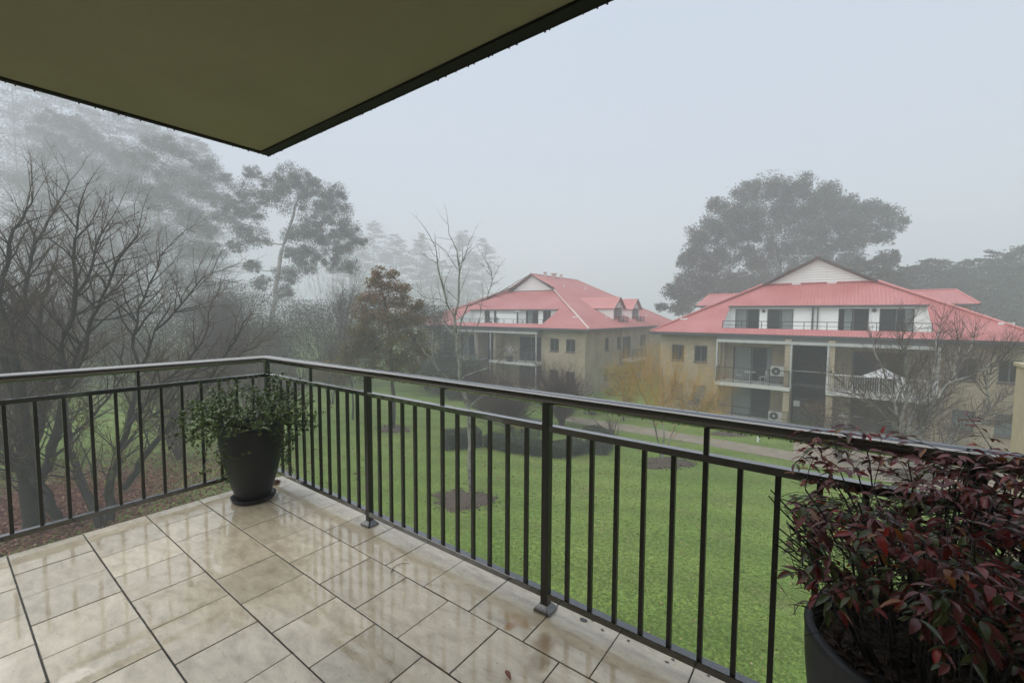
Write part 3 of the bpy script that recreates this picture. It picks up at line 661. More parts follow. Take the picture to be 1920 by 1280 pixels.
# rear cross wing
YV = 47.0
p = onY(1304, 573, YV); q = onY(1838, 571, YV); pt = onY(1320, 553, YV+3)
zw = p[2]; zt = pt[2]; x0, x1 = p[0], q[0]
roof_plane(b2, [(x0,YV,zw),(x1,YV,zw),(x1-.9,YV+3,zt),(x0+.5,YV+3,zt)], (0,-1,-.6))
roof_plane(b2, [(x0,YV,zw),(x0,YV+6,zw),(x0+.5,YV+3,zt)], (-1,0,-.6)); roof_plane(b2, [(x1,YV,zw),(x1,YV+6,zw),(x1-.9,YV+3,zt)], (1,0,-.6))
MB().box(x0-.02, x1+.02, YV-.1, YV-.003, zw-.17, zw-.005).build('gutter', M_dark, b2)
capping(b2, (x0+.5,YV+3,zt+.03), (x1-.9,YV+3,zt+.03)); capping(b2, (x1,YV,zw+.03), (x1-.9,YV+3,zt+.03))
MB().box(x0+.4, x1-.4, YV+.5, YV+5.5, -.3, zw-.1).build('wall', M_brick, b2)

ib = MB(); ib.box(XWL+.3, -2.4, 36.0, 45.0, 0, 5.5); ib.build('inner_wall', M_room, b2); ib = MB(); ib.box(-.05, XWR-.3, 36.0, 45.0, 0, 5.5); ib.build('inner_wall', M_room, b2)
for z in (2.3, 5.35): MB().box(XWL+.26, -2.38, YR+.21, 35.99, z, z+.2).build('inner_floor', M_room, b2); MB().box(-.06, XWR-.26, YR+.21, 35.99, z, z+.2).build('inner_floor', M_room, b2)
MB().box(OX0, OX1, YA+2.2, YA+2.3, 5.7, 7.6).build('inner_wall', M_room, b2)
for (px, py) in ((1282,599),(1493,533),(1560,531)):
    q = onroof(px, py, YE2, ZE, T); MB().bbox(q[0]-.28, q[0]+.28, q[1]-.05, q[1]+.05, q[2]-.02, q[2]+.10, .01).build('roof_bracket', M_whitep, b2)
q = onroof(1887, 608, YE2, ZE, T); MB().bbox(q[0]-.3, q[0]+.3, q[1]-.05, q[1]+.05, q[2]-.02, q[2]+.10, .01).build('roof_bracket', M_whitep, b2)
MB().box(-2.1, -.34, 33.4, 33.44, DZ+.95, DZ+1.0).build('landing_rail', M_beam, b2)
for k in range(7): MB().box(-2.1, -1.3, 35.0+k*.28, 35.26+k*.28, 0, .18*(k+1)).build('stair', M_slab, b2)
# ============ building 1 (left of centre)
b1 = thing('apartment_building', (-26, 42, 0), 'cream brick apartment block with two small side dormers on its red roof, farther left', 'building')
T1 = .470; XC = -16.75; Y1 = 33.45; d1 = 8.34
XG = XC-d1; YG1 = Y1+d1; ZG1 = ZE+d1*T1
k3 = C(800, 500, 7.385)
ap = onY(*k3(1440, 100), YG1-.3); gl_ = onY(*k3(1130, 330), YG1); gr_ = onY(*k3(1755, 320), YG1)
XM1 = ap[0]; ZR1 = ap[2]; XGl = 2*XM1-XG; XL1 = XM1-(XC-XM1)
YB1 = 60.0
a_ = onroof(*k3(650, 570), Y1, ZE, T1); b_ = onroof(*k3(1830, 590), Y1, ZE, T1); c_ = onroof(*k3(1640, 790), Y1, ZE, T1); e_ = onroof(*k3(480, 750), Y1, ZE, T1)
P0, P1 = c_[1], b_[1]; Q0, Q1 = e_[0], b_[0]
print('B1', 'XM1', XM1, 'ZR1', ZR1, 'XG', XG, XGl, 'XL1', XL1, 'opening', a_, b_, c_, e_)
O0y, O1y = 34.2, min(max(P1, 36.4), 37.6)
O0x, O1x = a_[0], b_[0]
def r1(y): return ZE+(y-Y1)*T1
YG1f = YG1
# front slope pieces
roof_plane(b1, [(XL1+(O1y-Y1),O1y,r1(O1y)),(XC-(O1y-Y1),O1y,r1(O1y)),(XG,YG1,ZG1),(XGl,YG1,ZG1)], (0,-1,-T1))
roof_plane(b1, [(XL1,Y1,ZE),(XC,Y1,ZE),(XC-(O0y-Y1),O0y,r1(O0y)),(XL1+(O0y-Y1),O0y,r1(O0y))], (0,-1,-T1))
roof_plane(b1, [(XL1+(O0y-Y1),O0y,r1(O0y)),(O0x,O0y,r1(O0y)),(O0x,O1y,r1(O1y)),(XL1+(O1y-Y1),O1y,r1(O1y))], (0,-1,-T1))
roof_plane(b1, [(O1x,O0y,r1(O0y)),(XC-(O0y-Y1),O0y,r1(O0y)),(XC-(O1y-Y1),O1y,r1(O1y)),(O1x,O1y,r1(O1y))], (0,-1,-T1))
# side slopes: right one is seen; rear end hipped
TS = (ZR1-ZE)/(XC-XM1)
hb = (ZR1-ZE)/TS
roof_plane(b1, [(XC,Y1,ZE),(XG,YG1-.35,ZE+(XC-XG)*TS),(XM1,YG1-.35,ZR1),(XM1,YB1-hb+4,ZR1),(XC,YB1,ZE)], (1,0,-TS))
roof_plane(b1, [(XL1,Y1,ZE),(XL1,YB1,ZE),(XM1,YB1-hb+4,ZR1),(XM1,YG1-.35,ZR1),(XGl,YG1-.35,ZE+(XC-XG)*TS)], (-1,0,-TS))
roof_plane(b1, [(XC,YB1,ZE),(XM1,YB1-hb+4,ZR1),(XL1,YB1,ZE)], (0,1,-TS))
capping(b1, (XC,Y1,ZE+.03), (XG,YG1-.3,ZG1+.05), .10, M_flash); capping(b1, (XL1,Y1,ZE+.03), (XGl,YG1-.3,ZG1+.05)); capping(b1, (XM1,YG1-.35,ZR1+.03), (XM1,YB1-hb+4,ZR1+.03)); capping(b1, (XM1,YB1-hb+4,ZR1+.03), (XC,YB1,ZE+.03))
gable_boards(b1, YG1-.02, XGl+.45, XG-.45, ZG1+.06, XM1, ZR1-.16, 8)
for xa in (XGl, XG):
    MB().prism([(xa, YG1-.40, ZG1-.08), (XM1, YG1-.40, ZR1-.08), (XM1, YG1-.40, ZR1+.04), (xa, YG1-.40, ZG1+.04)], (0, .05, 0)).build('barge_board', M_dark, b1)
MB().box(XL1-.04, XC+.04, Y1-.10, Y1-.003, ZE-.18, ZE-.01).build('gutter', M_dark, b1)
MB().box(XC+.003, XC+.10, Y1-.1, YB1, ZE-.18, ZE-.01).build('gutter', M_dark, b1)
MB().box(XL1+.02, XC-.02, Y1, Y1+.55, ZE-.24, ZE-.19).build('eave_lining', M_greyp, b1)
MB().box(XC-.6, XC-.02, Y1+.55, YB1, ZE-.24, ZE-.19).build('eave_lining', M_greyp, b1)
YW1 = Y1+.55; XWC = XC-.6
g6 = C(780, 480, 3.84)
f1 = []
for (a, b) in (((965,595),(1028,690)), ((1080,600),(1145,700))):
    p, q = onY(*g6(*a), YW1), onY(*g6(*b), YW1); f1.append((p[0], q[0], 3.75, 4.9))
f1l = [(a, b, .9, 2.0) for (a, b, c, d) in f1]
bxr = onY(*g6(905, 600), YW1)[0]; bxl = bxr-13.0
mb = MB(); wall_holes(mb, 'x', YW1, .24, bxr, XWC, -.3, ZE-.24, f1+f1l); mb.build('wall', M_brick, b1)
for hh in f1+f1l: window(b1, 'x', YW1, *hh)
MB().box(XL1+.6, bxl, YW1, YW1+.24, -.3, ZE-.24).build('wall', M_brick, b1)
# side wall windows (facing +X)
h8 = C(1040, 520, 8.0)
sd = []
for (a, b, z0, z1) in (((760,900),(812,1085),3.7,4.9), ((940,880),(985,1050),3.7,4.9), ((1285,840),(1365,960),3.7,4.9)):
    p, q = onX(*h8(*a), XWC), onX(*h8(*b), XWC); sd.append((p[1], q[1], z0, z1))
pd, qd = onX(*h8(1020, 870), XWC), onX(*h8(1140, 1180), XWC); sdoor = (pd[1], qd[1], DZ, 4.85)
sdl = [(a, b, .9, 2.0) for (a, b, c, d) in sd]
mb = MB(); wall_holes(mb, 'y', XWC, -.24, YW1+.24, YB1-.6, -.3, ZE-.24, sd+sdl+[sdoor]); mb.build('wall', M_brick, b1)
for hh in sd+sdl: window(b1, 'y', XWC, *hh, sgn=-1)
window(b1, 'y', XWC, *sdoor, sgn=-1, sill=False)
MB().box(XWC+.003, XWC+1.2, pd[1]-.3, qd[1]+1.4, DZ-.2, DZ).build('balcony_deck', M_ac, b1)
rail_far('balcony_rail', b1, 'y', XWC+1.15, pd[1]-.3, qd[1]+1.4, DZ, DZ+1.05)
MB().cyl((XWC+.05, pd[1]-.5, 0), (XWC+.05, pd[1]-.5, 5.6), .05, n=8).build('downpipe', M_greyp, b1)
# front bays
YR1 = YW1+.9
dup = [(bxr-3.2, bxr-.4, DZ, 4.9), (bxl+1.8, bxl+4.4, DZ, 4.9)]; dlo = [(a, b, 0, 2.15) for (a, b, c, d) in dup]
mid0, mid1 = bxr-7.4, bxr-5.4
mb = MB(); wall_holes(mb, 'x', YR1, .2, mid1, bxr-.02, -.3, ZE-.26, [dup[0], dlo[0]]); mb.build('wall', M_brick, b1)
mb = MB(); wall_holes(mb, 'x', YR1, .2, bxl+.02, mid0, -.3, ZE-.26, [dup[1], dlo[1]]); mb.build('wall', M_brick, b1)
for i, hh in enumerate(dup+dlo): window(b1, 'x', YR1, *hh, sill=False, curtain=[(.05,.4)] if i % 2 else None)
MB().box(bxr-.2, bxr+.001, YW1+.245, YR1, -.3, ZE-.26).build('wall', M_brick, b1)
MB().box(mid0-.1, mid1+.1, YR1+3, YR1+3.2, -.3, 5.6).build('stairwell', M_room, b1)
for x in (mid0-.3, mid1): MB().box(x, x+.3, YW1-.5, YR1-.003, -.3, ZE-.26).build('pier', M_brick, b1)
for (x0, x1) in ((mid1-.1, bxr+.05), (bxl-.05, mid0+.1)):
    MB().box(x0, x1, YW1-1.05, YR1-.004, 2.34, DZ).build('balcony_deck', M_ac, b1)
    rail_far('balcony_rail', b1, 'x', YW1-1.0, x0+.05, x1-.05, DZ, DZ+1.05, mat=M_greyp)
    MB().box(x0, x1, YW1-1.05, YR1-.004, -.3, .03).build('patio_slab', M_ac, b1)
MB().box(bxl-.1, bxr+.1, YW1-1.0, YW1-.88, 5.28, 5.44).build('beam', M_beam, b1)
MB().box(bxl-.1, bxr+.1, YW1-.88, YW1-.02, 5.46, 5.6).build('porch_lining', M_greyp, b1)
for x in (bxl, mid0, mid1, bxr): MB().box(x-.05, x+.05, YW1-.98, YW1-.90, .03, 5.28).build('column', M_beam, b1)
# attic terrace of building 1
YA1 = O1y+.25
tw = []
for (a, b) in (((800,600),(872,740)), ((930,600),(965,740)), ((1370,590),(1545,740)), ((1610,590),(1720,740))):
    p, q = onY(*k3(*a), YA1), onY(*k3(*b), YA1); tw.append((p[0], min(q[0], O1x), 6.05, r1(YA1)-.22))
mb = MB(); wall_holes(mb, 'x', YA1, .15, O0x-.3, O1x+.3, 5.7, r1(YA1)-.08, tw); mb.build('terrace_wall', M_white, b1)
for hh, c in zip(tw, [None, None, [(.1,.5)], None]): window(b1, 'x', YA1, *hh, sill=False, curtain=c)
MB().box(O0x-.2, O1x+.2, O0y+.02, YA1, 5.6, 6.0).build('terrace_floor', M_ac, b1)
for x, s in ((O0x, .07), (O1x, -.07)):
    MB().prism([(x, O0y, 6.0), (x, YA1-.002, 6.0), (x, YA1-.002, r1(YA1)-.09), (x, O0y, r1(O0y)-.07)], (-s, 0, 0)).build('terrace_cheek', M_white, b1)
MB().box(O0x-.1, O1x+.1, O1y-.16, O1y-.003, r1(O1y)-.13, r1(O1y)+.015).build('terrace_fascia', M_dark, b1)
rail_far('terrace_rail', b1, 'x', O0y+.12, O0x+.03, O1x-.03, 6.1, 6.62, bal=False)
p = onY(*k3(965, 640), YA1-1.2); q = onY(*k3(1240, 640), YA1-1.2)
MB().box(p[0], q[0], YA1-1.2, YA1-1.12, 6.0, 7.1).build('privacy_screen', M_whitep, b1)
p = onY(*k3(1260, 600), YA1-.6); MB().cyl((p[0], YA1-.6, 6.0), (p[0], YA1-.6, 7.35), .09, n=8).build('flue_pipe', M_greyp, b1); MB().cyl((p[0], YA1-.6, 7.36), (p[0], YA1-.6, 7.44), .25, n=12).build('flue_cowl', M_whitep, b1)
# ridge vents
for (a, b, s_) in ((1640,125,.25), (1760,125,.42), (1860,155,.22)):
    r_ = ray(*k3(a, b)); t_ = (XM1+.3)/r_[0]; pp_ = CAM+r_*t_
    pz = ZR1-.3*TS-.1
    m_ = MB(); m_.cyl((XM1+.3, pp_[1], pz), (XM1+.3, pp_[1], pz+.55), s_*.6, n=10); m_.cyl((XM1+.3, pp_[1], pz+.56), (XM1+.3, pp_[1], pz+.66), s_, n=12)
    m_.build('roof_vent', M_flash, b1)
# two dormers on the right slope, facing +X
def side_z(x): return ZE+(XC-x)*TS
for (la, ra, tp, bt, apx) in (((880,450),(1025,460),None,(885,610),(965,295)), ((1155,465),(1272,465),None,(1155,610),(1218,320))):
    XF = XC-1.5
    p = onX(*h8(*la), XF); q = onX(*h8(*ra), XF); a = onX(*h8(*apx), XF); zb = side_z(XF)-.1
    y0, y1 = p[1], q[1]; ze = p[2]; za = a[2]; ym = (y0+y1)/2
    dm = MB(); xb = XC-(ze-ZE)/TS
    dm.prism([(XF, y0, zb), (XF, y0, ze), (xb, y0, ze)], (0, .08, 0)); dm.prism([(XF, y1, zb), (XF, y1, ze), (xb, y1, ze)], (0, -.08, 0))
    dm.box(XF-.1, XF, y0+.08, y0+.25, zb, ze); dm.box(XF-.1, XF, y1-.25, y1-.08, zb, ze)
    dm.prism([(XF, y0, ze), (XF, y1, ze), (XF, ym, za-.1)], (-.1, 0, 0)); do = dm.build('dormer', M_white, b1)
    MB().box(XF-.9, XF-.85, y0+.08, y1-.08, zb, ze).build('dormer_door', M_glass, do)
    xr = XC-(za-ZE)/TS
    for yy in (y0, y1):
        s_ = -1 if yy == y0 else 1
        V = [(XF+.25, yy+s_*.2, ze-.08), (XF+.25, ym, za), (xr, ym, za), (xb-.1, yy+s_*.2, ze-.08)]
        MB().prism(V, (0, 0, -.05)).build('dormer_roof', M_roof, do)
        MB().prism([(XF+.255, yy+s_*.2, ze-.20), (XF+.255, ym, za-.12), (XF+.255, ym, za+.02), (XF+.255, yy+s_*.2, ze-.06)], (.03, 0, 0)).build('barge_board', M_dark, do)
    rail_far('dormer_rail', b1, 'y', XF+.6, y0, y1, side_z(XF+.6), side_z(XF+.6)+.6)
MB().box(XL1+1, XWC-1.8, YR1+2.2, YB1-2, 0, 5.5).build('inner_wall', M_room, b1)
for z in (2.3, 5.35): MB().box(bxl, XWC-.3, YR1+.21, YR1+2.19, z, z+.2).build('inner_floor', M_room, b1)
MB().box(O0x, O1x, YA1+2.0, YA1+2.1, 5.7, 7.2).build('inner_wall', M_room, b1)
for (px, py) in ((1078,595),):
    q = onroof(px, py, Y1, ZE, T1); MB().bbox(q[0]-.28, q[0]+.28, q[1]-.05, q[1]+.05, q[2]-.02, q[2]+.10, .01).build('roof_bracket', M_whitep, b1)
for (px, py) in ((1137,596),(1212,593),(1058,539),(1098,543)):
    r_ = ray(px, py); t_ = (ZE+XC*TS-7.1)/(r_[2]+r_[0]*TS); q = CAM+r_*t_; MB().cyl(q-np.array([0,0,.02]), q+np.array([0,0,.32]), .07, n=8).build('vent_pipe', M_whitep, b1)
print('structure', time.time()-T0)

# ================================================================== VEGETATION
def tubes(segs, n=5):
    """segs: rows p0(3) p1(3) t0(3) t1(3) r0 r1 -> verts, quads"""
    S = np.asarray(segs, dtype=np.float64); p0, p1, t0, t1, r0, r1 = S[:, 0:3], S[:, 3:6], S[:, 6:9], S[:, 9:12], S[:, 12], S[:, 13]
    def ring(p, t, r):
        t = t/np.maximum(1e-9, np.linalg.norm(t, axis=1))[:, None]
        ref = np.where(np.abs(t[:, 2:3]) < .95, np.array([[0, 0, 1.0]]), np.array([[1.0, 0, 0]]))
        a = np.cross(t, ref); a /= np.maximum(1e-9, np.linalg.norm(a, axis=1))[:, None]; b = np.cross(t, a)
        an = np.arange(n)*2*math.pi/n
        return p[:, None]+r[:, None, None]*(a[:, None]*np.cos(an)[None, :, None]+b[:, None]*np.sin(an)[None, :, None])
    V = np.concatenate([ring(p0, t0, r0), ring(p1, t1, r1)], axis=1)      # m,2n,3
    base = np.array([(i, (i+1) % n, n+(i+1) % n, n+i) for i in range(n)])
    Q = base[None]+(np.arange(len(S))*2*n)[:, None, None]
    return V.reshape(-1, 3), Q.reshape(-1, 4)
def tube_obj(name, segs, mat, parent, thick=.02, twig=None):
    S = np.asarray(segs)
    if twig is not None:
        m_ = S[:, 12] > thick
        tube_obj('twigs', S[~m_], twig, parent, thick); S = S[m_]
    big = S[S[:, 12] > thick]; small = S[S[:, 12] <= thick]; Vs = []; Qs = []; off = 0; tr = None
    if len(big): v, q = tubes(big, 7); Vs.append(v); Qs.append(q); off = len(v)
    if len(small): v, q = tubes(small, 3); Vs.append(v); Qs.append(q+off)
    org = WL[parent.name]; me = fast_mesh(name, np.concatenate(Vs)-org, quads=np.concatenate(Qs), mat=mat, smooth=True)
    return place(name, me, org, parent)
def leaves(P, size, rs, flat=.0, aspect=.45, droop=0.0, svar=.5):
    """diamond leaves at points P, random orientation"""
    m = len(P); d = rs.normal(size=(m, 3)); d[:, 2] = d[:, 2]*(1-flat)-droop; d /= np.linalg.norm(d, axis=1)[:, None]
    u = rs.normal(size=(m, 3)); s = np.cross(d, u); s /= np.maximum(1e-6, np.linalg.norm(s, axis=1))[:, None]
    L = size*(1+svar*rs.uniform(-1, 1, m))[:, None]
    V = np.stack([P-d*L/2, P+s*L*aspect/2, P+d*L/2, P-s*L*aspect/2], axis=1)
    return V.reshape(-1, 3), np.arange(m*4).reshape(-1, 4)
def leaf_obj(name, P, size, mat, parent, rs, **k):
    V, Q = leaves(np.asarray(P), size, rs, **k); org = WL[parent.name]
    return place(name, fast_mesh(name, V-org, quads=Q, mat=mat), org, parent)
def nrm(v): return v/max(1e-9, np.linalg.norm(v))
class Grow:
    def __init__(s, seed): s.r = random.Random(seed); s.segs = []; s.tips = []
    def seg(s, p, q, t0, t1, r0, r1): s.segs.append((p[0],p[1],p[2],q[0],q[1],q[2],t0[0],t0[1],t0[2],t1[0],t1[1],t1[2],r0,r1))
    def branch(s, p, d, L, r, lev, P):
        """P: dict of per-level lists: step, wig, up, dens, ang, ratio, maxlev, clear"""
        g = s.r.gauss; n = max(3, int(L/P['step'][lev])); st = L/n; wig = P['wig'][lev]; up = P['up'][lev]; ml = P['maxlev']
        px, py, pz = p; dx, dy, dz = d; r0 = r; rend = r*.25 if lev < ml else r*.45; ox = P.get('env')
        for i in range(n):
            ex, ey, ez = dx+g(0, wig), dy+g(0, wig), dz+g(0, wig)+up
            k = 1/math.sqrt(ex*ex+ey*ey+ez*ez+1e-9); ex *= k; ey *= k; ez *= k
            qx, qy, qz = px+ex*st, py+ey*st, pz+ez*st
            r1 = r+(rend-r)*(i+1)/n
            if ox and not ox(qx, qy, qz): break
            s.segs.append((px,py,pz,qx,qy,qz,dx,dy,dz,ex,ey,ez,r0,r1))
            if lev < ml and i >= n*P['clear'][lev]:
                c = P['dens'][lev]*st; k_ = int(c)+(1 if s.r.random() < c-int(c) else 0)
                for _ in range(k_):
                    a = rad(P['ang'][lev])*s.r.uniform(.6, 1.3); az = s.r.uniform(0, 2*math.pi)
                    # perpendicular frame
                    if abs(ez) < .9: ux, uy, uz = ey, -ex, 0.0
                    else: ux, uy, uz = 0.0, ez, -ey
                    m = 1/math.sqrt(ux*ux+uy*uy+uz*uz); ux *= m; uy *= m; uz *= m
                    vx, vy, vz = ey*uz-ez*uy, ez*ux-ex*uz, ex*uy-ey*ux
                    ca, sa = math.cos(a), math.sin(a); cz, sz = math.cos(az)*sa, math.sin(az)*sa
                    cd = (ex*ca+ux*cz+vx*sz, ey*ca+uy*cz+vy*sz, ez*ca+uz*cz+vz*sz)
                    Lc = L*P['ratio'][lev]*(1.05-.6*i/n)*s.r.uniform(.6, 1.25); Lc = max(Lc, .12)
                    s.branch((qx,qy,qz), cd, Lc, min(r1*.7, max(P['rmin'], Lc*.014)), lev+1, P)
            px, py, pz, dx, dy, dz, r0 = qx, qy, qz, ex, ey, ez, r1
        s.tips.append((px, py, pz))
    def limb(s, pts, r0, r1, P, lev=1, sub=3, jit=.04, spawn=True):
        """explicit main limb through pts (world), with side branches"""
        pts = [np.array(p, float) for p in pts]; Q = [pts[0]]
        for a, b in zip(pts[:-1], pts[1:]):
            for k in range(1, sub+1):
                q = a+(b-a)*k/sub
                if k < sub: q = q+np.array([s.r.gauss(0, 1), s.r.gauss(0, 1), s.r.gauss(0, .5)])*jit*np.linalg.norm(b-a)*.6
                Q.append(q)
        n = len(Q)-1; T = [nrm(Q[min(i+1, n)]-Q[max(i-1, 0)]) for i in range(n+1)]; tot = sum(np.linalg.norm(Q[i+1]-Q[i]) for i in range(n)); acc = 0
        for i in range(n):
            l = np.linalg.norm(Q[i+1]-Q[i]); ra = r0+(r1-r0)*acc/tot; acc += l; rb = r0+(r1-r0)*acc/tot
            s.seg(Q[i], Q[i+1], T[i], T[i+1], ra, rb)
            if spawn and acc/tot > P['clear'][0]:
                c = P['dens'][0]*l; k_ = int(c)+(1 if s.r.random() < c-int(c) else 0)
                for _ in range(k_):
                    a = rad(P['ang'][0])*s.r.uniform(.6, 1.3); e = T[i+1]; u = nrm(np.cross(e, np.array([s.r.gauss(0,1), s.r.gauss(0,1), s.r.gauss(0,1)])))
                    cd = e*math.cos(a)+u*math.sin(a); Lc = P['L0']*(1.1-.55*acc/tot)*s.r.uniform(.6, 1.25)
                    s.branch(tuple(Q[i+1]), tuple(cd), Lc, min(rb*.75, max(P['rmin'], Lc*.014)), lev, P)
        if spawn: s.branch(tuple(Q[-1]), tuple(T[-1]), P['L0']*.6, r1*.9, lev, P)
def dp(l, D, dj=0.0, rr_=random.Random(1)):
    """photo points -> world points near distance D, each with its own depth offset"""
    return [deep(q[0], q[1], D+(q[2] if len(q) > 2 else 0)+rr_.uniform(-dj, dj)) for q in l]

# ---- generic bare parameters
def bp(L0=2.0, dens=(2.5,3.5,6,0), ang=(45,40,38,35), maxlev=3, up=(0,.03,.03,.02), wig=(.1,.14,.17,.2), ratio=(.5,.5,.5,.5), step=(.4,.3,.18,.12), rmin=.004, clear=(.15,.15,.1,.1), env=None):
    return dict(L0=L0, dens=dens, ang=ang, maxlev=maxlev, up=up, wig=wig, ratio=ratio, step=step, rmin=rmin, clear=clear, env=env)

# ---------------- centre bare tree with lichen-pale bark
def bare_center():
    D = 17.2; base = onz(885, 924); t = thing('bare_tree', base, 'slender leafless tree with pale blotched bark standing in a round mulch bed on the lawn', 'tree')
    g = Grow(11); P = bp(L0=1.25, dens=(2.4,2.8,3.2,0), maxlev=3, up=(0,.05,.05,.04), rmin=.009, ang=(48,45,40,35), ratio=(.5,.5,.42,.4), step=(.3,.22,.16,.12)); Pt = dict(P, dens=(.0,0,0,0))
    tr = [base+np.array([0,0,-.1])]+dp([(881,850),(880,790),(872,745),(862,705),(857,634),(852,594)], D)
    g.limb(tr, .105, .055, P, spawn=False)
    for l, r0 in (([(852,594),(838,570),(820,494),(817,464),(808,447),(797,428)], .045), ([(852,594),(857,577),(860,544),(862,510),(857,470),(842,440),(840,420)], .05),
                  ([(861,512),(873,477),(882,450)], .022), ([(857,634),(865,600,.4),(877,574,.8),(913,560,1),(950,540,1.2),(977,524,1.2)], .042), ([(913,560,1),(923,524,1),(920,504,1),(908,485,.8)], .022),
                  ([(866,730),(845,715,-.5),(828,700,-.9),(818,688,-1.1),(790,650,-1.3),(763,614,-1.5)], .045), ([(818,688,-1),(808,655,-.9),(812,615,-.7),(800,590,-.6)], .02),
                  ([(860,657),(880,630,-.7),(900,595,-1),(905,560,-1.2)], .03), ([(866,710),(873,704,.5),(913,690,1),(953,667,1.2),(985,650,1.4)], .033), ([(878,765),(890,752,.3),(910,739,.8),(935,722,1.2)], .02),
                  ([(838,570),(822,560,.5),(800,560,.8),(785,548,1)], .018), ([(857,634),(835,610,.8),(815,585,1.2),(812,560,1.4)], .02), ([(862,510),(845,485,.5),(836,470,.7),(815,455,.9)], .014)):
        g.limb(dp(l, D, .08), r0, .011, P, sub=3)
    tube_obj('branches', g.segs, M_bark, t, .014, M_twigb)
    return t
bare_center()

# ---------------- big multi-stem tree at left
def big_left():
    D = 15.0; base = onz(75, 985); t = thing('bare_tree', base, 'large dark leafless tree with several leaning trunks standing in red leaf litter at the left', 'tree')
    g = Grow(21); P = bp(L0=2.4, dens=(6.0,6.2,4.8,0), maxlev=3, up=(0,.05,.05,.05), rmin=.009, ang=(42,40,38,34), wig=(.1,.12,.15,.18), ratio=(.5,.48,.42,.4), step=(.45,.32,.22,.2))
    gr = onz
    L = [([(60,1010),(52,900),(48,830),(40,760),(30,690),(10,600)], .30, .07), ([(55,850),(75,790),(82,730),(75,680),(70,630),(80,560),(100,500)], .17, .03),
         ([(60,930),(95,860),(110,800),(120,740),(112,660),(140,560),(140,450),(148,390)], .16, .02), ([(110,985),(92,930),(60,890),(20,850),(-30,780),(-60,700)], .15, .04),
         ([(40,760),(15,700),(-10,620),(5,520),(25,430),(60,380)], .13, .02), ([(75,700),(40,600),(50,520),(70,450),(100,400),(130,340)], .08, .015), ([(120,740),(150,680),(170,600),(200,540),(235,470),(260,430)], .07, .015),
         ([(30,690),(0,640),(-20,560),(-15,450)], .09, .02), ([(140,560),(165,520),(180,460),(215,400)], .05, .012)]
    for l, a, b in L: g.limb(dp([(q[0], q[1], (i*.25 if l[0][0] % 2 else -i*.2)) for i, q in enumerate(l)], D-1.0, .15), a, b, P, sub=3, jit=.05)
    tube_obj('branches', g.segs, M_barkd, t, .018, M_twigb); return t
big_left()
def left2():
    base = onz(205, 985); D = 14.2; t = thing('bare_tree', base, 'leafless spreading tree forking from the ground just behind the left balustrade, long limb reaching right', 'tree')
    g = Grow(22); P = bp(L0=2.0, dens=(5.8,6.2,4.8,0), maxlev=3, up=(0,.05,.05,.04), rmin=.009, ang=(42,40,38,34), ratio=(.5,.48,.42,.4), step=(.4,.3,.2,.2))
    for l, a, b in (([(190,985),(150,900),(138,860),(127,800),(118,745),(150,650),(175,580),(160,500)], .14, .015), ([(205,975),(207,900),(222,850),(240,800),(252,750),(262,690),(290,620),(320,570)], .14, .015),
                    ([(232,915),(262,865),(290,830),(330,790),(370,745),(400,700),(440,640),(470,590)], .11, .014), ([(240,800),(262,770),(300,720),(340,690),(380,640),(400,560)], .06, .012),
                    ([(222,850),(262,800),(320,750),(360,700),(420,680),(480,650),(520,620)], .055, .012), ([(262,690),(250,630),(270,560),(300,480),(350,430)], .05, .01), ([(130,820),(165,790),(200,750),(235,700),(230,620)], .05, .012), ([(290,620),(340,570),(380,520),(430,500)], .035, .01)):
        g.limb(dp([(q[0], q[1], i*.22) for i, q in enumerate(l)], D, .15), a, b, P, sub=3, jit=.05)
    tube_obj('branches', g.segs, M_barkd, t, .018, M_twigb)
    return t
left2()
# reddish twiggy shrub right of it, and a leafy young plant under it
def shrub_twigs(px, py, D, w, h, mat, label, seed, stems=14, L=None, dens=(7,7,5,0), up=.05, name='bare_shrub', spread=.8, rm=.010, cat='shrub'):
    base = onz(px, py); k = D/F_PX; base = deep(px, py, D); base[2] = 0
    t = thing(name, base, label, cat); g = Grow(seed); P = bp(L0=h*k*.55, dens=dens, maxlev=2, up=(0,up,up,up), rmin=rm, ang=(35,35,30,30), ratio=(.5,.5,.5,.5), step=(.35,.25,.2,.15), clear=(.1,.1,.1,.1))
    for i in range(stems):
        a = g.r.uniform(0, 2*math.pi); s = g.r.uniform(.15, 1)*spread*w*k/2; top = base+np.array([math.cos(a)*s, math.sin(a)*s, h*k*g.r.uniform(.6, .95)*(1-.25*(s/(w*k/2+.01))**2)])
        mid = base*.5+top*.5+np.array([math.cos(a)*s*.1, math.sin(a)*s*.1, h*k*.04])
        g.limb([base+np.array([g.r.gauss(0,.12), g.r.gauss(0,.12), 0]), mid, top], .035, .008, P, sub=3)
    tube_obj('branches', g.segs, mat, t); return t
shrub_twigs(470, 760, 24, 330, 190, M_twigr, 'wide reddish-brown leafless shrub behind the corner of the balustrade', 31, 14, dens=(3.5,3.5,3,0), rm=.013)
shrub_twigs(330, 800, 21, 300, 230, M_twigr, 'tall brown thicket of bare twigs between the left trunks and the corner', 32, 12, dens=(3.2,3.5,3,0), rm=.013)
shrub_twigs(30, 850, 19.5, 330, 420, M_twigr, 'dense dark brown twiggy tree at the far left edge of the view', 33, 15, dens=(3.2,3.5,3,0), rm=.014, name='bare_tree', cat='tree')
shrub_twigs(1052, 790, 27.5, 150, 115, M_twigr, 'purplish bare shrub in front of the cream brick wall of the left block', 34, 18, dens=(9,9,6,0))
shrub_twigs(955, 800, 26, 150, 110, M_twigr, 'low grey-brown bare shrub behind the clipped hedge, left of the purplish one', 35, 16, dens=(9,9,6,0))
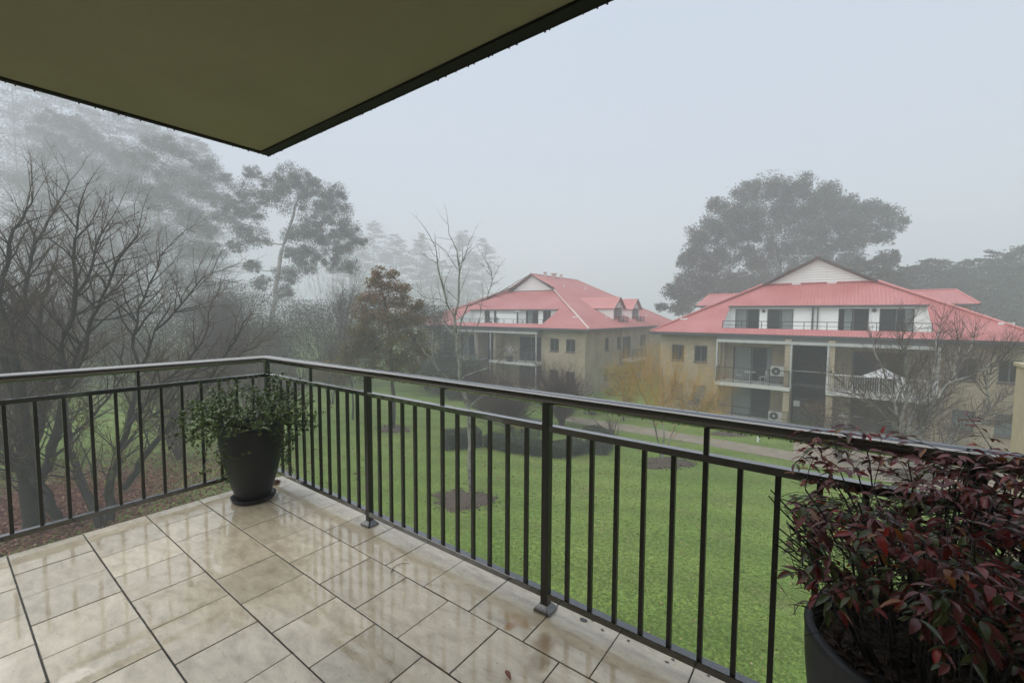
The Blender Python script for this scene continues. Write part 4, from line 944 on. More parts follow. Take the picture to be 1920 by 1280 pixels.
shrub_twigs(905, 755, 30.5, 150, 90, M_twigr, 'dim twiggy shrub below the balcony of the left block', 36, 14)
shrub_twigs(1150, 800, 25.5, 110, 40, M_twigr, 'small sprawling leafless shrub between hedge and path', 37, 8)
shrub_twigs(1570, 880, 21.5, 120, 90, M_twigr, 'small twiggy shrub behind the mid rail near the nandina', 38, 10)

def sapling():
    rs = np.random.default_rng(44); D = 12.6; base = onz(190, 1010); t = thing('leafy_sapling', base, 'spindly sapling with long yellow-green leaves seen between the left balusters', 'tree'); g = Grow(44); P = bp(L0=.8, dens=(2.5,2,0,0), maxlev=1, up=(0,.05,0,0), rmin=.005)
    for l in ([(190,1010),(180,920),(160,850),(130,790),(115,760)], [(190,1010),(200,900),(215,840),(235,790),(250,750)], [(185,960),(160,900),(140,860),(150,810)], [(200,930),(225,870),(265,830),(285,800)]): g.limb(dp(l, D, .1), .03, .008, P)
    tube_obj('branches', g.segs, M_barkd, t)
    tp = np.array(g.tips); P = np.concatenate([tp[rs.integers(0, len(tp), 420)]+rs.normal(0, .10, (420, 3))]); P = P[P[:, 2] < 5.6]
    leaf_obj('foliage', P, .15, M_leafl, t, rs, aspect=.22, droop=.9)
sapling()
# ---------------- golden twiggy tree in front of right block
def golden():
    base = onz(1240, 858); t = thing('golden_tree', base, 'leafless tree with upright ochre-gold twigs, three pale stems, in front of the right block', 'tree')
    D = 20.8; g = Grow(41); P = bp(L0=1.9, dens=(22,11,5,0), maxlev=2, up=(0,.16,.16,.1), rmin=.018, ang=(32,30,28,30), ratio=(.5,.5,.5,.5), step=(.3,.25,.2,.15), clear=(.35,.05,.05,.1))
    gb = Grow(42); Pn = dict(P, dens=(0,0,0,0))
    for l, a in (([(1240,858),(1234,830),(1228,800),(1215,760),(1195,720),(1185,690)], .045), ([(1241,858),(1245,822),(1243,780),(1245,730),(1240,680)], .045), ([(1242,858),(1255,822),(1268,790),(1290,750),(1310,715)], .045), ([(1228,800),(1240,770),(1262,730),(1270,690)], .03),
                 ([(1228,800),(1195,770),(1170,740),(1158,710)], .03), ([(1268,790),(1300,775),(1330,755),(1345,735)], .03), ([(1243,780),(1225,740),(1210,700),(1215,675)], .025), ([(1255,822),(1285,800),(1320,790),(1345,775)], .02)):
        pts = dp([(q[0], q[1], (i*.3 if l[1][0] % 2 else -i*.25)) for i, q in enumerate(l)], D, .1); gb.limb(pts, a, .012, Pn, spawn=False); g.limb(pts, .014, .008, P, sub=3)
    tube_obj('branches', gb.segs, M_bark, t); tube_obj('twigs', g.segs, M_twigy, t); return t
golden()
# ---------------- right bare tree
def right_tree():
    base = onz(1712, 885); t = thing('bare_tree', base, 'wide vase-shaped leafless tree with lichened limbs in front of the right block', 'tree')
    D = 20; g = Grow(51); P = bp(L0=1.85, dens=(11,8,4.6,0), maxlev=3, up=(0,.07,.07,.06), rmin=.017, ang=(40,38,35,34), ratio=(.5,.48,.42,.4), step=(.35,.25,.2,.15))
    for l, a, b in (([(1712,885),(1712,840),(1738,782),(1758,747),(1777,719),(1800,690),(1815,660),(1830,620)], .13, .015), ([(1712,885),(1700,830),(1706,790),(1740,735),(1752,690),(1755,640),(1765,600)], .1, .015),
                    ([(1706,840),(1690,790),(1675,750),(1667,723),(1655,690),(1640,660),(1630,620)], .08, .014), ([(1706,850),(1680,800),(1650,770),(1620,745),(1590,730),(1560,700)], .07, .012), ([(1712,880),(1760,850),(1787,814),(1817,794),(1857,768),(1880,745),(1906,731)], .09, .015),
                    ([(1690,790),(1700,740),(1700,690),(1690,640),(1700,600)], .06, .012), ([(1777,719),(1830,700),(1870,680),(1900,650)], .05, .012), ([(1758,747),(1790,700),(1800,650),(1790,610)], .05, .012), ([(1680,800),(1640,790),(1600,780),(1560,765)], .04, .01), ([(1857,768),(1850,730),(1860,690),(1880,650)], .035, .01), ([(1817,794),(1870,790),(1920,790)], .035, .01)):
        g.limb(dp([(q[0], q[1], (i*.28 if l[-1][0] % 20 else -i*.25)) for i, q in enumerate(l)], D, .12), a, b, P, sub=3, jit=.05)
    tube_obj('branches', g.segs, M_bark, t, .022, M_twigb); return t
right_tree()

# ---------------- gum trees: limbs reach out to separate leaf clumps
def clump_tree(name, label, D, trunk, clumps, seed, leafm, barkm, lsize=.16, ln=520, dd=.35, r_tr=.3, twr=.015, sub=11, dens=1.0, flat=.25, droop=.25, base=None, low=None, sq=.72, sg=.20):
    rs = np.random.default_rng(seed); k = D/F_PX; rg = random.Random(seed)
    pts = dp(trunk, D)
    if base is None: base = pts[0].copy()
    base = np.array(base); base[2] = 0.0
    t = thing(name, base, label, 'tree'); g = Grow(seed); pts = [base]+pts
    Pn = bp(dens=(0,0,0,0)); g.limb(pts, r_tr, r_tr*.35, Pn, spawn=False, jit=.03)
    nodes = []; 
    for a, b in zip(pts[:-1], pts[1:]):
        for q in np.linspace(0, 1, 5)[1:]: nodes.append((a+(b-a)*q, r_tr*.5))
    nodes = nodes[len(nodes)//3:]
    cl = []
    for (px, py, rp) in clumps:
        R_ = rp*k; off = rg.uniform(-1, 1)*dd*max(R_*2.2, 2.0); cl.append((deep(px, py, D+off), R_))
    tc = nodes[len(nodes)//2][0]; cl.sort(key=lambda c: np.linalg.norm(c[0]-tc))
    P = []
    for c, R_ in cl:
        best = min(nodes, key=lambda nd: np.linalg.norm(nd[0]-c)+max(0, nd[0][2]-c[2])*1.5)
        a = best[0]; m = (a+c)/2; L = np.linalg.norm(c-a); m = m+np.array([rg.gauss(0,.1), rg.gauss(0,.1), -.10])*L
        r0 = min(best[1]*.8, max(.03, .022*L+.02)); Pc = bp(dens=(0,0,0,0)); g.limb([a, m, c], r0, max(.018, r0*.4), Pc, sub=3, spawn=False, jit=.12)
        for q in (.3, .6, 1.0): nodes.append((a*(1-q)**2+2*q*(1-q)*m+c*q*q, r0*.8))
        # subclumps
        ns = max(4, int(sub)); v = rs.normal(size=(ns, 3)); v /= np.linalg.norm(v, axis=1)[:, None]; v *= (rs.uniform(.15, 1, ns)**.5)[:, None]; v[:, 2] *= sq
        sc = c+v*R_*.95
        for q in sc: g.limb([c-np.array([0,0,R_*.25]), (c+q)/2+rs.normal(size=3)*R_*.08, q], max(.014, r0*.25), twr*.7, Pc, sub=2, spawn=False)
        n = int(2.1*ln*dens*(R_/1.8)**1.6); idx = rs.integers(0, ns, n); sr = R_*sg
        nu = n//6; uv_ = rs.normal(size=(nu, 3)); uv_ /= np.linalg.norm(uv_, axis=1)[:, None]; P.append(c+uv_*(rs.uniform(0, 1, nu)**.45)[:, None]*R_*np.array([1.05, 1.05, .85]))
        pp_ = sc[idx]+np.clip(rs.normal(size=(n, 3)), -1.7, 1.7)*np.array([1, 1, .85])*sr*rs.uniform(.5, 1.4, ns)[idx][:, None]
        P.append(pp_)
    tube_obj('branches', g.segs, barkm, t, .05)
    P = np.concatenate(P)
    if low is not None:
        zt = np.percentile(P[:, 2], 70)+rs.normal(0, .7, len(P)); m = P[:, 2] > zt
        leaf_obj('lower_crown', P[~m], lsize, low, t, rs, flat=flat, droop=droop, aspect=.42); P = P[m]
    leaf_obj('crown', P, lsize, leafm, t, rs, flat=flat, droop=droop, aspect=.42)
    return t
clump_tree('gum_tree', 'huge domed gum tree rising dark and misty behind the right block', 72, [(1490,640),(1480,600),(1470,540),(1455,490),(1450,450)],
    [(1400,362,26),(1440,350,36),(1470,385,34),(1500,352,34),(1530,385,32),(1545,362,28),(1580,385,28),(1400,395,38),(1350,415,36),(1320,440,30),(1305,470,28),(1290,490,20),(1380,440,40),(1440,425,42),(1500,420,44),(1560,420,38),(1610,415,34),(1650,405,30),(1680,420,20),(1640,440,28),(1590,455,30),(1540,460,40),(1480,475,42),(1420,485,42),(1360,480,36),(1330,515,36),(1290,530,30),(1260,548,22),(1310,555,32),(1360,540,36),(1240,575,12),(1280,575,22),(1400,535,38),(1450,530,36),(1500,520,36),(1550,505,34),(1595,490,26),(1345,385,20),(1620,392,24)], 61, M_leafe, M_barke, lsize=.34, ln=760, r_tr=.5, sub=18, twr=.05, sg=.2)
clump_tree('gum_tree', 'small gum tree right of the white gable, beneath the huge domed gum', 58, [(1650,640),(1655,580),(1655,530)], [(1660,485,22),(1640,495,24),(1610,505,28),(1670,510,24),(1640,525,30),(1600,530,26),(1680,530,22)], 62, M_leafe, M_barke, lsize=.36, ln=520, r_tr=.25, twr=.04)
clump_tree('gum_tree', 'airy gum tree with pale leaning trunk and ragged clumps, left of the misty gap', 62, [(505,640),(512,580),(520,520),(528,470),(545,420),(560,370)],
    [(545,330,28),(520,345,26),(570,345,30),(600,360,30),(630,362,24),(500,375,26),(545,375,34),(590,400,34),(630,400,32),(655,430,26),(675,455,20),(615,440,34),(570,440,36),(590,475,30),(550,480,26),(640,470,26),(625,495,22),(540,515,26),(535,550,22),(575,500,22),(455,355,26),(475,325,18),(440,390,26),(470,400,28),(450,430,22),(480,445,26),(440,460,18),(475,500,18),(490,530,20),(660,500,18)], 63, M_leafe, M_barke, lsize=.21, ln=1000, r_tr=.45, sub=16, twr=.035, sg=.19)
clump_tree('gum_tree', 'tall misty gum tree behind the bare left trees, below the eave corner', 72, [(330,700),(320,600),(300,520),(290,450),(300,380)],
    [(300,270,26),(340,285,22),(380,310,24),(410,330,20),(270,300,28),(320,330,34),(370,355,32),(410,370,26),(420,410,24),(290,370,36),(340,400,34),(385,430,30),(250,350,30),(300,440,34),(350,470,30),(400,470,22),(270,480,28),(330,520,30),(380,520,24)], 64, M_leafe, M_barke, lsize=.25, ln=820, r_tr=.35, sub=15, twr=.04, sg=.2)
clump_tree('gum_tree', 'foremost tall gum fading into fog at the upper left', 82, [(150,700),(155,600),(160,500),(150,420),(145,340)],
    [(100,225,26),(140,235,26),(80,250,22),(170,260,22),(130,270,30),(90,290,28),(210,280,26),(235,300,22),(160,310,32),(110,340,34),(190,345,34),(230,340,26),(80,385,34),(140,390,36),(200,400,34),(60,440,34),(120,450,36),(180,460,34),(235,420,26),(90,500,34),(160,520,34),(220,500,30),(40,340,26)], 65, M_leafe, M_barke, lsize=.27, ln=800, r_tr=.4, sub=15, twr=.045, sg=.2)
clump_tree('autumn_tree', 'round rust and olive autumn tree still in leaf standing on the lawn', 26.5, [(738,740),(735,690),(730,620),(722,560)],
    [(710,510,14),(735,515,12),(700,530,18),(730,535,20),(755,540,16),(690,560,20),(720,560,24),(755,565,22),(780,570,16),(680,590,22),(710,595,26),(745,595,26),(780,600,22),(670,620,22),(700,630,28),(740,630,28),(775,635,24),(660,650,20),(690,665,24),(725,670,26),(760,670,24),(790,660,18),(650,672,16),(700,690,18),(740,695,18),(775,690,14)], 66, M_leafau, M_barkd, lsize=.14, ln=1900, low=M_leafol, r_tr=.14, sub=14, twr=.014, sq=.8, sg=.26, droop=.1, base=onz(736, 803))
clump_tree('bushy_tree', 'low olive-green bushy tree beside the autumn tree, its crown touching the rail', 29, [(660,720),(655,690)], [(620,690,22),(650,680,24),(680,700,22),(640,705,22),(600,700,18)], 67, M_leafol, M_barkd, lsize=.13, ln=1800, r_tr=.08, sub=12, sg=.26)
clump_tree('bushy_tree', 'yellow-green rounded bush against the corner of the left block', 29, [(1170,750),(1168,730)], [(1150,700,20),(1175,698,20),(1160,725,22),(1145,735,16),(1185,730,20),(1175,750,16)], 68, M_leafy, M_barkd, lsize=.10, ln=1400, r_tr=.06, sub=12, sg=.28)

# dark evergreen shrubs making the back of the garden
def bush(px, py, D, w, h, label, seed, mat=M_leafsh, n=2600, ls=.16, name='evergreen_shrub'):
    rs = np.random.default_rng(seed); base = deep(px, py, D); base[2] = 0; k = D/F_PX; t = thing(name, base, label, 'shrub'); g = Grow(seed); P = bp(dens=(0,0,0,0)); W_, H_ = w*k, h*k
    ns = 26; th = rs.uniform(0, 2*math.pi, ns); rr_ = rs.uniform(.1, 1, ns)**.5*W_/2*.85; zz = rs.uniform(.15, 1, ns)*H_*(1-.35*(rr_/(W_/2))**2)
    c = base+np.stack([np.cos(th)*rr_, np.sin(th)*rr_, zz], axis=1)
    for q in c: g.limb([base+rs.normal(size=3)*np.array([.15,.15,0]), (base+q)/2+np.array([0,0,H_*.1]), q], .04, .012, P, spawn=False)
    ix = rs.integers(0, ns, n); p = c[ix]+np.clip(rs.normal(size=(n, 3)), -1.8, 1.8)*np.array([1, 1, .8])*W_*.085; p[:, 2] = np.abs(p[:, 2])
    tube_obj('branches', g.segs, M_twig, t, .02); leaf_obj('foliage', p, ls, mat, t, rs, aspect=.5); return t
for i, (px, D, w, h, lab) in enumerate([
    (30, 36, 260, 190, 'dark evergreen shrub behind the bare trees at the far left'), (150, 38, 220, 160, 'dark shrub deep behind the forked left tree'),
    (270, 35, 240, 150, 'evergreen shrub behind the middle of the left rail run'), (385, 37, 220, 165, 'tall dark green shrub left of the pale gum trunk'),
    (470, 41, 200, 150, 'dark green shrub at the foot of the pale gum trunk'), (565, 36, 210, 170, 'big bushy evergreen right of the pale gum trunk'),
    (640, 39, 170, 160, 'dark evergreen behind the autumn tree on its left'), (800, 36, 150, 120, 'dim green shrub between the autumn tree and the left block'), (860, 33, 120, 70, 'low green shrub under the first balcony of the left block')]):
    bush(px, 700, D+5, w, h*1.1*(.8+.4*((i*7)%5)/4), lab, 100+i, n=30000, ls=.13)
shrub_twigs(622, 760, 34, 150, 260, M_twig, 'upright grey leafless tree rising beside the autumn tree', 39, 8, dens=(2.2,2.5,3,0), up=.12, name='bare_tree', spread=.9, rm=.011, cat='tree')
shrub_twigs(425, 740, 33, 170, 220, M_twig, 'thin leafless tree in front of the pale gum', 40, 9, dens=(5,5,4,0), up=.08, name='bare_tree', rm=.011, cat='tree')
bush(1870, 860, 24, 130, 60, 'low dark green ground shrub at the right end of the brick wall', 120, n=2600, ls=.10)
bush(1800, 860, 25, 120, 45, 'low green shrub under the right bare tree', 121, n=2200, ls=.10)
bush(1310, 830, 30, 90, 45, 'dark green shrub at the foot of the right block behind golden twigs', 122, n=1800, ls=.10)
bush(1110, 790, 31, 60, 40, 'small green shrub at the corner of the left block', 123, n=1400, ls=.10)
bush(1530, 820, 28, 70, 50, 'flowering shrub beside the dark stairwell', 124, n=1200, ls=.10, mat=M_leafau)

# ---------------- conifers
def conifer(label, px, pyt, D, w, seed, nb=150, n=9000, size=.34, top=.0, pyb=None, shape='cone', rt=.3):
    rs = np.random.default_rng(seed); k = D/F_PX; tip = deep(px, pyt, D); base = tip.copy(); base[2] = 0; H = tip[2]; Wd = w*k/2; t = thing('conifer', base, label, 'tree'); g = Grow(seed); P = bp(dens=(0,0,0,0))
    g.limb([base, base+np.array([0,0,H*.5]), base+np.array([0,0,H*.97])], rt, .05, P, spawn=False, jit=.01); Ps = []; per = n//nb
    for i in range(nb):
        f = rs.uniform(.12, 1.0); z = H*f
        prof = (1-f)**.7 if shape == 'cone' else min(1, (1.02-f)*3.2)**.6
        L = Wd*prof*rs.uniform(.55, 1.12)+.3; a = rs.uniform(0, 2*math.pi); d = np.array([math.cos(a), math.sin(a), 0]); e = base+np.array([0,0,z])+d*L+np.array([0,0,L*rs.uniform(-.12,.22)])
        s_ = base+np.array([0,0,max(0.5, z-.15*L)]); g.limb([s_, (s_+e)/2-np.array([0,0,.05*L]), e], .05, .02, P, spawn=False, sub=2)
        u = rs.uniform(.35, 1.05, per)[:, None]; sp = L*.17
        Ps.append(s_+(e-s_)*u+rs.normal(size=(per, 3))*np.array([sp, sp, sp*.28])*.9)
    tube_obj('branches', g.segs, M_barkd, t, .06); leaf_obj('foliage', np.concatenate(Ps), size, M_leafc, t, rs, flat=.6, aspect=.4); return t
CY = [(1700,500,66,110,'broad'),(1748,488,68,120,'broad'),(1828,487,70,130,'broad'),(1790,505,66,120,'broad'),(1885,470,66,130,'broad'),(1950,455,64,150,'broad')]
CYL = ['leftmost cypress of the row behind the right block','flat-topped cypress above the rear roof wing','pale-tipped cypress right of the rear roof wing','low cypress between the two pale-tipped ones','tall cypress near the right edge of the view','cypress cut off by the right edge of the view']
for i, (x, y, D, w, sh) in enumerate(CY): conifer(CYL[i], x, y, D, w, 200+i, nb=240, n=15000, size=.42, shape='broad')
for i, (x, y, D, w, lab) in enumerate([(20,120,72,170,'ghostly tall pine at the far upper left corner'),(110,150,78,160,'faint tall pine behind the fading gum'),(200,175,74,150,'faint pine whose top nearly meets the eave'),(290,215,80,150,'faint pine under the left eave line'),(365,262,84,110,'small faint pine left of the eave corner'),
    (700,415,88,70,'leftmost of the ghostly pines beyond the lawn'),(742,440,90,64,'second ghostly pine left of the centre tree'),(788,438,86,64,'ghostly pine directly behind the left twigs of the centre tree'),(868,432,92,60,'ghostly pine behind the top of the centre tree'),(905,448,94,60,'rightmost ghostly pine, just left of the white gable'),(655,420,84,80,'ghostly pine behind the airy gum tree'),(830,490,88,90,'lowest ghostly pine behind the centre tree')]):
    conifer(lab, x, y, D*(1.4 if x < 500 else 2.3), w*(1.25 if x < 500 else 1), 220+i, nb=260 if x < 500 else 150, n=46000 if x < 500 else 12000, size=.36 if x < 500 else .7, shape='broad', rt=.3 if x < 500 else .5)

# ---------------- clipped hedge
def hedge():
    rs = np.random.default_rng(7); pl_ = [(835,845),(870,842),(905,838),(950,848),(1000,855),(1053,860),(1100,850),(1116,832),(1095,818)]
    pts = [onz(*q) for q in pl_]; t = thing('hedge', pts[3], 'low clipped dark green hedge curving across the lawn', 'hedge'); P = []
    g = Grow(8); Pn = bp(dens=(0,0,0,0)); core = MB()
    for a, b in zip(pts[:-1], pts[1:]):
        L = np.linalg.norm(b-a); n = int(L*6500); u = rs.uniform(0, 1, n)[:, None]; hz = float(np.where(a[0] < pts[2][0], .95, .66))
        w = rs.uniform(-.5, .5, n); z = rs.uniform(0, 1, n)**.7; s = np.abs(w) > .3; d = nrm(np.array([-(b-a)[1], (b-a)[0], 0]))
        keep = (z > .75) | s; q = a+(b-a)*u+d*(w*1.15+.45)[:, None]*(1 if d[1] > 0 else -1); q[:, 2] = z*hz*(1-.25*np.abs(w)**2)+rs.normal(0, .02, n); P.append(q[keep])
        q0 = a+d*.45*(1 if d[1] > 0 else -1); q1 = b+d*.45*(1 if d[1] > 0 else -1); core.prism([q0-d*.34, q1-d*.34, q1+d*.34, q0+d*.34], (0, 0, hz*.8))
        for _ in range(int(L*3)):
            v = rs.uniform(0, 1); c = a+(b-a)*v+d*.45; g.limb([c, c+np.array([rs.normal(0,.15), rs.normal(0,.15), .5])], .02, .006, Pn, spawn=False)
    core.build('twig_core', M_barkd, t); tube_obj('branches', g.segs, M_barkd, t); leaf_obj('foliage', np.concatenate(P), .06, M_leafsh, t, rs, aspect=.6)
hedge()

# ---------------- beds, litter and grass on the lawn
def bed(px, py, rx, ry, label, seed):
    c = onz(px, py); r_ = random.Random(seed); V = [(c[0], c[1], .06)]; n = 40
    e1 = onz(px+rx, py)-c; e2 = onz(px, py-ry)-c
    for k in range(n):
        a = 2*math.pi*k/n; f = 1+.12*math.sin(3*a+seed)+.06*math.sin(7*a+2*seed)+r_.uniform(-.12, .08); q = c+(e1*math.cos(a)+e2*math.sin(a))*f; V.append((q[0], q[1], .006))
    V2 = []
    for k in range(n): q = (np.array(V[0])*.4+np.array(V[k+1])*.6); V2.append((q[0], q[1], .055+r_.uniform(-.015,.015)))
    Fs = [(0, n+1+k, n+1+(k+1) % n) for k in range(n)]+[(n+1+k, 1+k, 1+(k+1) % n, n+1+(k+1) % n) for k in range(n)]
    o = obj('mulch_bed', V+V2, Fs, M_mulch); tag(o, kind='structure')
    rs = np.random.default_rng(seed); m = 500; a = rs.uniform(0, 6.28, m); f = np.sqrt(rs.uniform(0, 1.5, m)); P = c+e1*(np.cos(a)*f)[:, None]+e2*(np.sin(a)*f)[:, None]; P[:, 2] = .05*(1-f*.8)+.02
    V_, Q_ = leaves(P, .08, rs, flat=.8, aspect=.4); ch = place('mulch_chips', fast_mesh('mulch_chips', V_-WL[o.name], quads=Q_, mat=M_soil), WL[o.name], o); ch['kind'] = 'stuff'
bed(868, 937, 58, 19, '', 1); bed(1251, 868, 46, 11, '', 2); bed(738, 804, 32, 7, '', 3); bed(1375, 812, 38, 6, '', 4); bed(1183, 779, 22, 4, '', 5); bed(1712, 890, 60, 14, '', 6)
rs = np.random.default_rng(77)
def scatter(name, n, fn, size, mat, z=.012, **k):
    P = fn(n); V, Q = leaves(P, size, rs, flat=.85, **k); me = fast_mesh(name, V, quads=Q, mat=mat); o = place(name, me, (0, 0, 0)); o['kind'] = 'stuff'; return o
lc = onz(60, 960)
def litter_pts(n):
    a = rs.uniform(0, 2*math.pi, n); r_ = np.abs(rs.normal(0, 1, n))*3.6; P = np.stack([lc[0]+np.cos(a)*r_*1.0, lc[1]+np.sin(a)*r_*1.15, np.abs(rs.normal(.02, .02, n))], axis=1); return P
scatter('leaf_litter', 60000, litter_pts, .095, M_litter, aspect=.6)
def wide_pts(n):
    a = rs.uniform(rad(-25), rad(150), n); r_ = 6+rs.uniform(0, 1, n)**1.2*34; return np.stack([r_*np.cos(a)*1.0-3, r_*np.sin(a), np.abs(rs.normal(.03, .012, n))], axis=1)
scatter('scattered_leaves', 7000, wide_pts, .06, M_leafg, aspect=.6)
def ctr_pts(n):
    c = onz(930, 850); return np.stack([c[0]+rs.normal(0, 4.0, n), c[1]+rs.normal(0, 2.6, n), np.abs(rs.normal(.03, .01, n))], axis=1)
scatter('scattered_leaves', 3500, ctr_pts, .07, M_leafg, aspect=.6)
def blades(n):
    a = rs.uniform(rad(20), rad(185), n); r_ = 5.5+rs.uniform(0, 1, n)**1.5*30; P = np.stack([r_*np.cos(a), r_*np.sin(a), np.zeros(n)], axis=1)
    # keep off path and beds
    h = rs.uniform(.008, .03, n); w = .007+r_*.0006; d = rs.normal(size=(n, 2)); d /= np.linalg.norm(d, axis=1)[:, None]; le = rs.normal(0, .055, (n, 2))
    A = P.copy(); B = P.copy(); Cc = P.copy(); A[:, :2] -= d*w[:, None]; B[:, :2] += d*w[:, None]; Cc[:, :2] += le; Cc[:, 2] = h
    V = np.stack([A, B, Cc], axis=1).reshape(-1, 3)
    keepm = np.ones(n, bool)
    pth = np.array([[q[0], q[1]] for q in pp]); pth = pth
    x, y = P[:, 0], P[:, 1]; inside = np.zeros(n, bool); j = len(pth)-1
    for i in range(len(pth)):
        xi, yi, xj, yj = pth[i][0], pth[i][1], pth[j][0], pth[j][1]
        inside ^= ((yi > y) != (yj > y)) & (x < (xj-xi)*(y-yi)/(yj-yi+1e-12)+xi); j = i
    keepm &= ~inside
    for (px, py, rr_) in ((868,937,.85),(1251,868,.7)):
        c = onz(px, py); keepm &= (x-c[0])**2+(y-c[1])**2 > rr_**2
    keepm &= ~(((x-lc[0])**2+(y-lc[1])**2 < 30) & (rs.uniform(0, 1, n) < .9))
    V = V.reshape(-1, 3, 3)[keepm].reshape(-1, 3)
    return V
V = blades(420000); o = place('grass', fast_mesh('grass', V, tris=np.arange(len(V)).reshape(-1, 3), mat=M_blade), (0, 0, 0)); o['kind'] = 'stuff'
print('veg', time.time()-T0, len(bpy.data.objects))
# ---------------- planters on the balcony
rs = np.random.default_rng(9)
def planter(c, r_top, r_base, h, label, saucer=True):
    t = thing('planter', c, label, 'planter'); H = h
    prof = [(r_base*.2, .012), (r_base*.96, .012), (r_base, .02)]
    for k in range(1, 15):
        f = k/14; prof.append((r_base+(r_top-r_base)*(1-(1-f)**1.7), .02+f*(H-.05)))
    prof += [(r_top+.002, H-.012), (r_top-.004, H-.001), (r_top-.016, H), (r_top-.022, H-.006), (r_top-.026, H-.05), (r_top-.05, H-.25)]
    MB().lathe(c, prof, 72).build('pot_body', M_pot, t, smooth=True)
    if saucer:
        MB().lathe(c, [(0.001, .003), (r_base+.028, .003), (r_base+.036, .012), (r_base+.044, .034), (r_base+.038, .036), (r_base+.028, .014), (.001, .010)], 48).build('saucer', M_pot, t, smooth=True)
    V = [(c[0], c[1], c[2]+H-.045)]; n = 30
    for k in range(n): a = 2*math.pi*k/n; V.append((c[0]+(r_top-.03)*math.cos(a), c[1]+(r_top-.03)*math.sin(a), c[2]+H-.07))
    obj('soil', V, [(0, 1+k, 1+(k+1) % n) for k in range(n)], M_mulch, t)
    m = 900; a = rs.uniform(0, 6.283, m); f = np.sqrt(rs.uniform(0, .97, m))*(r_top-.045)
    P = np.stack([c[0]+f*np.cos(a), c[1]+f*np.sin(a), c[2]+H-.052+rs.uniform(0, .018, m)], axis=1); V_, Q_ = leaves(P, .034, rs, flat=.7, aspect=.3)
    ch = place('bark_chips', fast_mesh('bark_chips', V_-WL[t.name], quads=Q_, mat=M_soil), WL[t.name], t); ch['kind'] = 'stuff'
    return t
p1 = onz(476, 934, FZ); p1 = np.array([p1[0], p1[1], FZ+.002]); H1 = .615
planter(p1, .232, .118, H1, 'tall tapered dark grey planter on a saucer in the balcony corner')
# jade bush: thick crooked stems ending in twiglets set with small round leaves
jt = thing('jade_bush', p1+np.array([0,0,H1-.05]), 'bushy green succulent shrub with small glossy leaves in the corner planter', 'plant')
g = Grow(71); top = p1+np.array([0,0,H1-.05]); tips = []
Pj = dict(L0=.2, dens=(11,16,0,0), ang=(48,50,40,40), maxlev=2, up=(0,.03,.06,0), wig=(.1,.18,.22,.2), ratio=(.5,.5,.5,.5), step=(.05,.035,.025,.02), rmin=.0016, clear=(.15,.1,.1,.1), env=None)
for i in range(46):
    a = g.r.uniform(0, 6.283); s = g.r.uniform(.1, 1)**.7; up_ = g.r.uniform(.12, .40)*(1.05-.75*s); R_ = .36*s+.05
    b0 = top+np.array([math.cos(a)*.13*s, math.sin(a)*.13*s, -.01]); e = top+np.array([math.cos(a)*R_, math.sin(a)*R_, up_]); m_ = (b0+e)/2+np.array([math.cos(a)*.03, math.sin(a)*.03, .05])
    g.limb([b0, m_, e], .0065, .003, Pj, sub=3, jit=.06)
for i in range(10):
    a = g.r.uniform(0, 6.283); b0 = top+np.array([math.cos(a)*.18, math.sin(a)*.18, .02]); e = top+np.array([math.cos(a)*.31, math.sin(a)*.31, -.10-.10*g.r.random()]); g.limb([b0, (b0+e)/2+np.array([math.cos(a)*.05, math.sin(a)*.05, .05]), e], .004, .002, Pj, sub=3)
tube_obj('stems', g.segs, M_barkd, jt, .003)
S = np.array(g.segs); S = S[S[:, 12] < .0032]; n = 9500; ix = rs.integers(0, len(S), n); u = rs.uniform(0, 1, (n, 1)); P = S[ix, 0:3]*(1-u)+S[ix, 3:6]*u+rs.normal(0, .006, (n, 3))
V_, Q_ = leaves(P, .0185, rs, flat=.2, aspect=.72, droop=-.3); jl = place('leaves', fast_mesh('leaves', V_-WL[jt.name], quads=Q_, mat=M_leafj), WL[jt.name], jt); jl['kind'] = 'stuff'
# pruned debris behind the pot
V_, Q_ = leaves(onz(515, 905, FZ)+np.stack([rs.normal(0, .03, 120), rs.normal(0, .02, 120), np.abs(rs.normal(.006, .006, 120))], axis=1), .03, rs, flat=.7); o = place('plant_debris', fast_mesh('plant_debris', V_, quads=Q_, mat=M_litter), (0,0,0)); o['kind'] = 'stuff'

# right planter with nandina
RC = np.array([.225, 1.50, FZ+.002]); H2 = .64
planter(RC, .262, .16, H2, 'large round dark grey planter at the right, its rim close to the viewer')
nt_ = thing('nandina', RC+np.array([0,0,H2-.05]), 'nandina shrub with wine-red, orange and green pointed leaves in the right planter', 'plant')
def leaf_shape(L, w, fold, bend):
    """pointed leaf folded on its midrib: spine of 5 points, edges of 3 per side"""
    xs_ = [0, .25, .5, .78, 1.0]; ws = [0, .85, 1.0, .6, 0]; V = []; 
    for x, q in zip(xs_, ws): V.append((x*L, 0, -bend*L*x*x))
    for sgn in (1, -1):
        for x, q in list(zip(xs_, ws))[1:4]: V.append((x*L, sgn*q*w/2, -bend*L*x*x+fold*q*w/2))
    F = []
    for b in (5, 8):
        f = [(0,1,b),(1,2,b+1,b),(2,3,b+2,b+1),(3,4,b+2)]
        F += f if b == 5 else [tuple(reversed(q)) for q in f]
    return V, F
lms = []
for k, (w, fo, be) in enumerate(((.38,.4,.2),(.44,.3,.4),(.34,.5,.1),(.40,.25,.6))):
    V, Fs = leaf_shape(1, w, fo, be)
    for m in M_nan:
        me = bpy.data.meshes.new('leaf'); me.from_pydata(V, [], Fs); me.materials.append(m); me.polygons.foreach_set('use_smooth', [True]*len(me.polygons)); me.update(); lms.append(me)
g = Grow(72); top = RC+np.array([0,0,H2-.05]); LF = []
cy, sy = math.cos(YAW), math.sin(YAW)
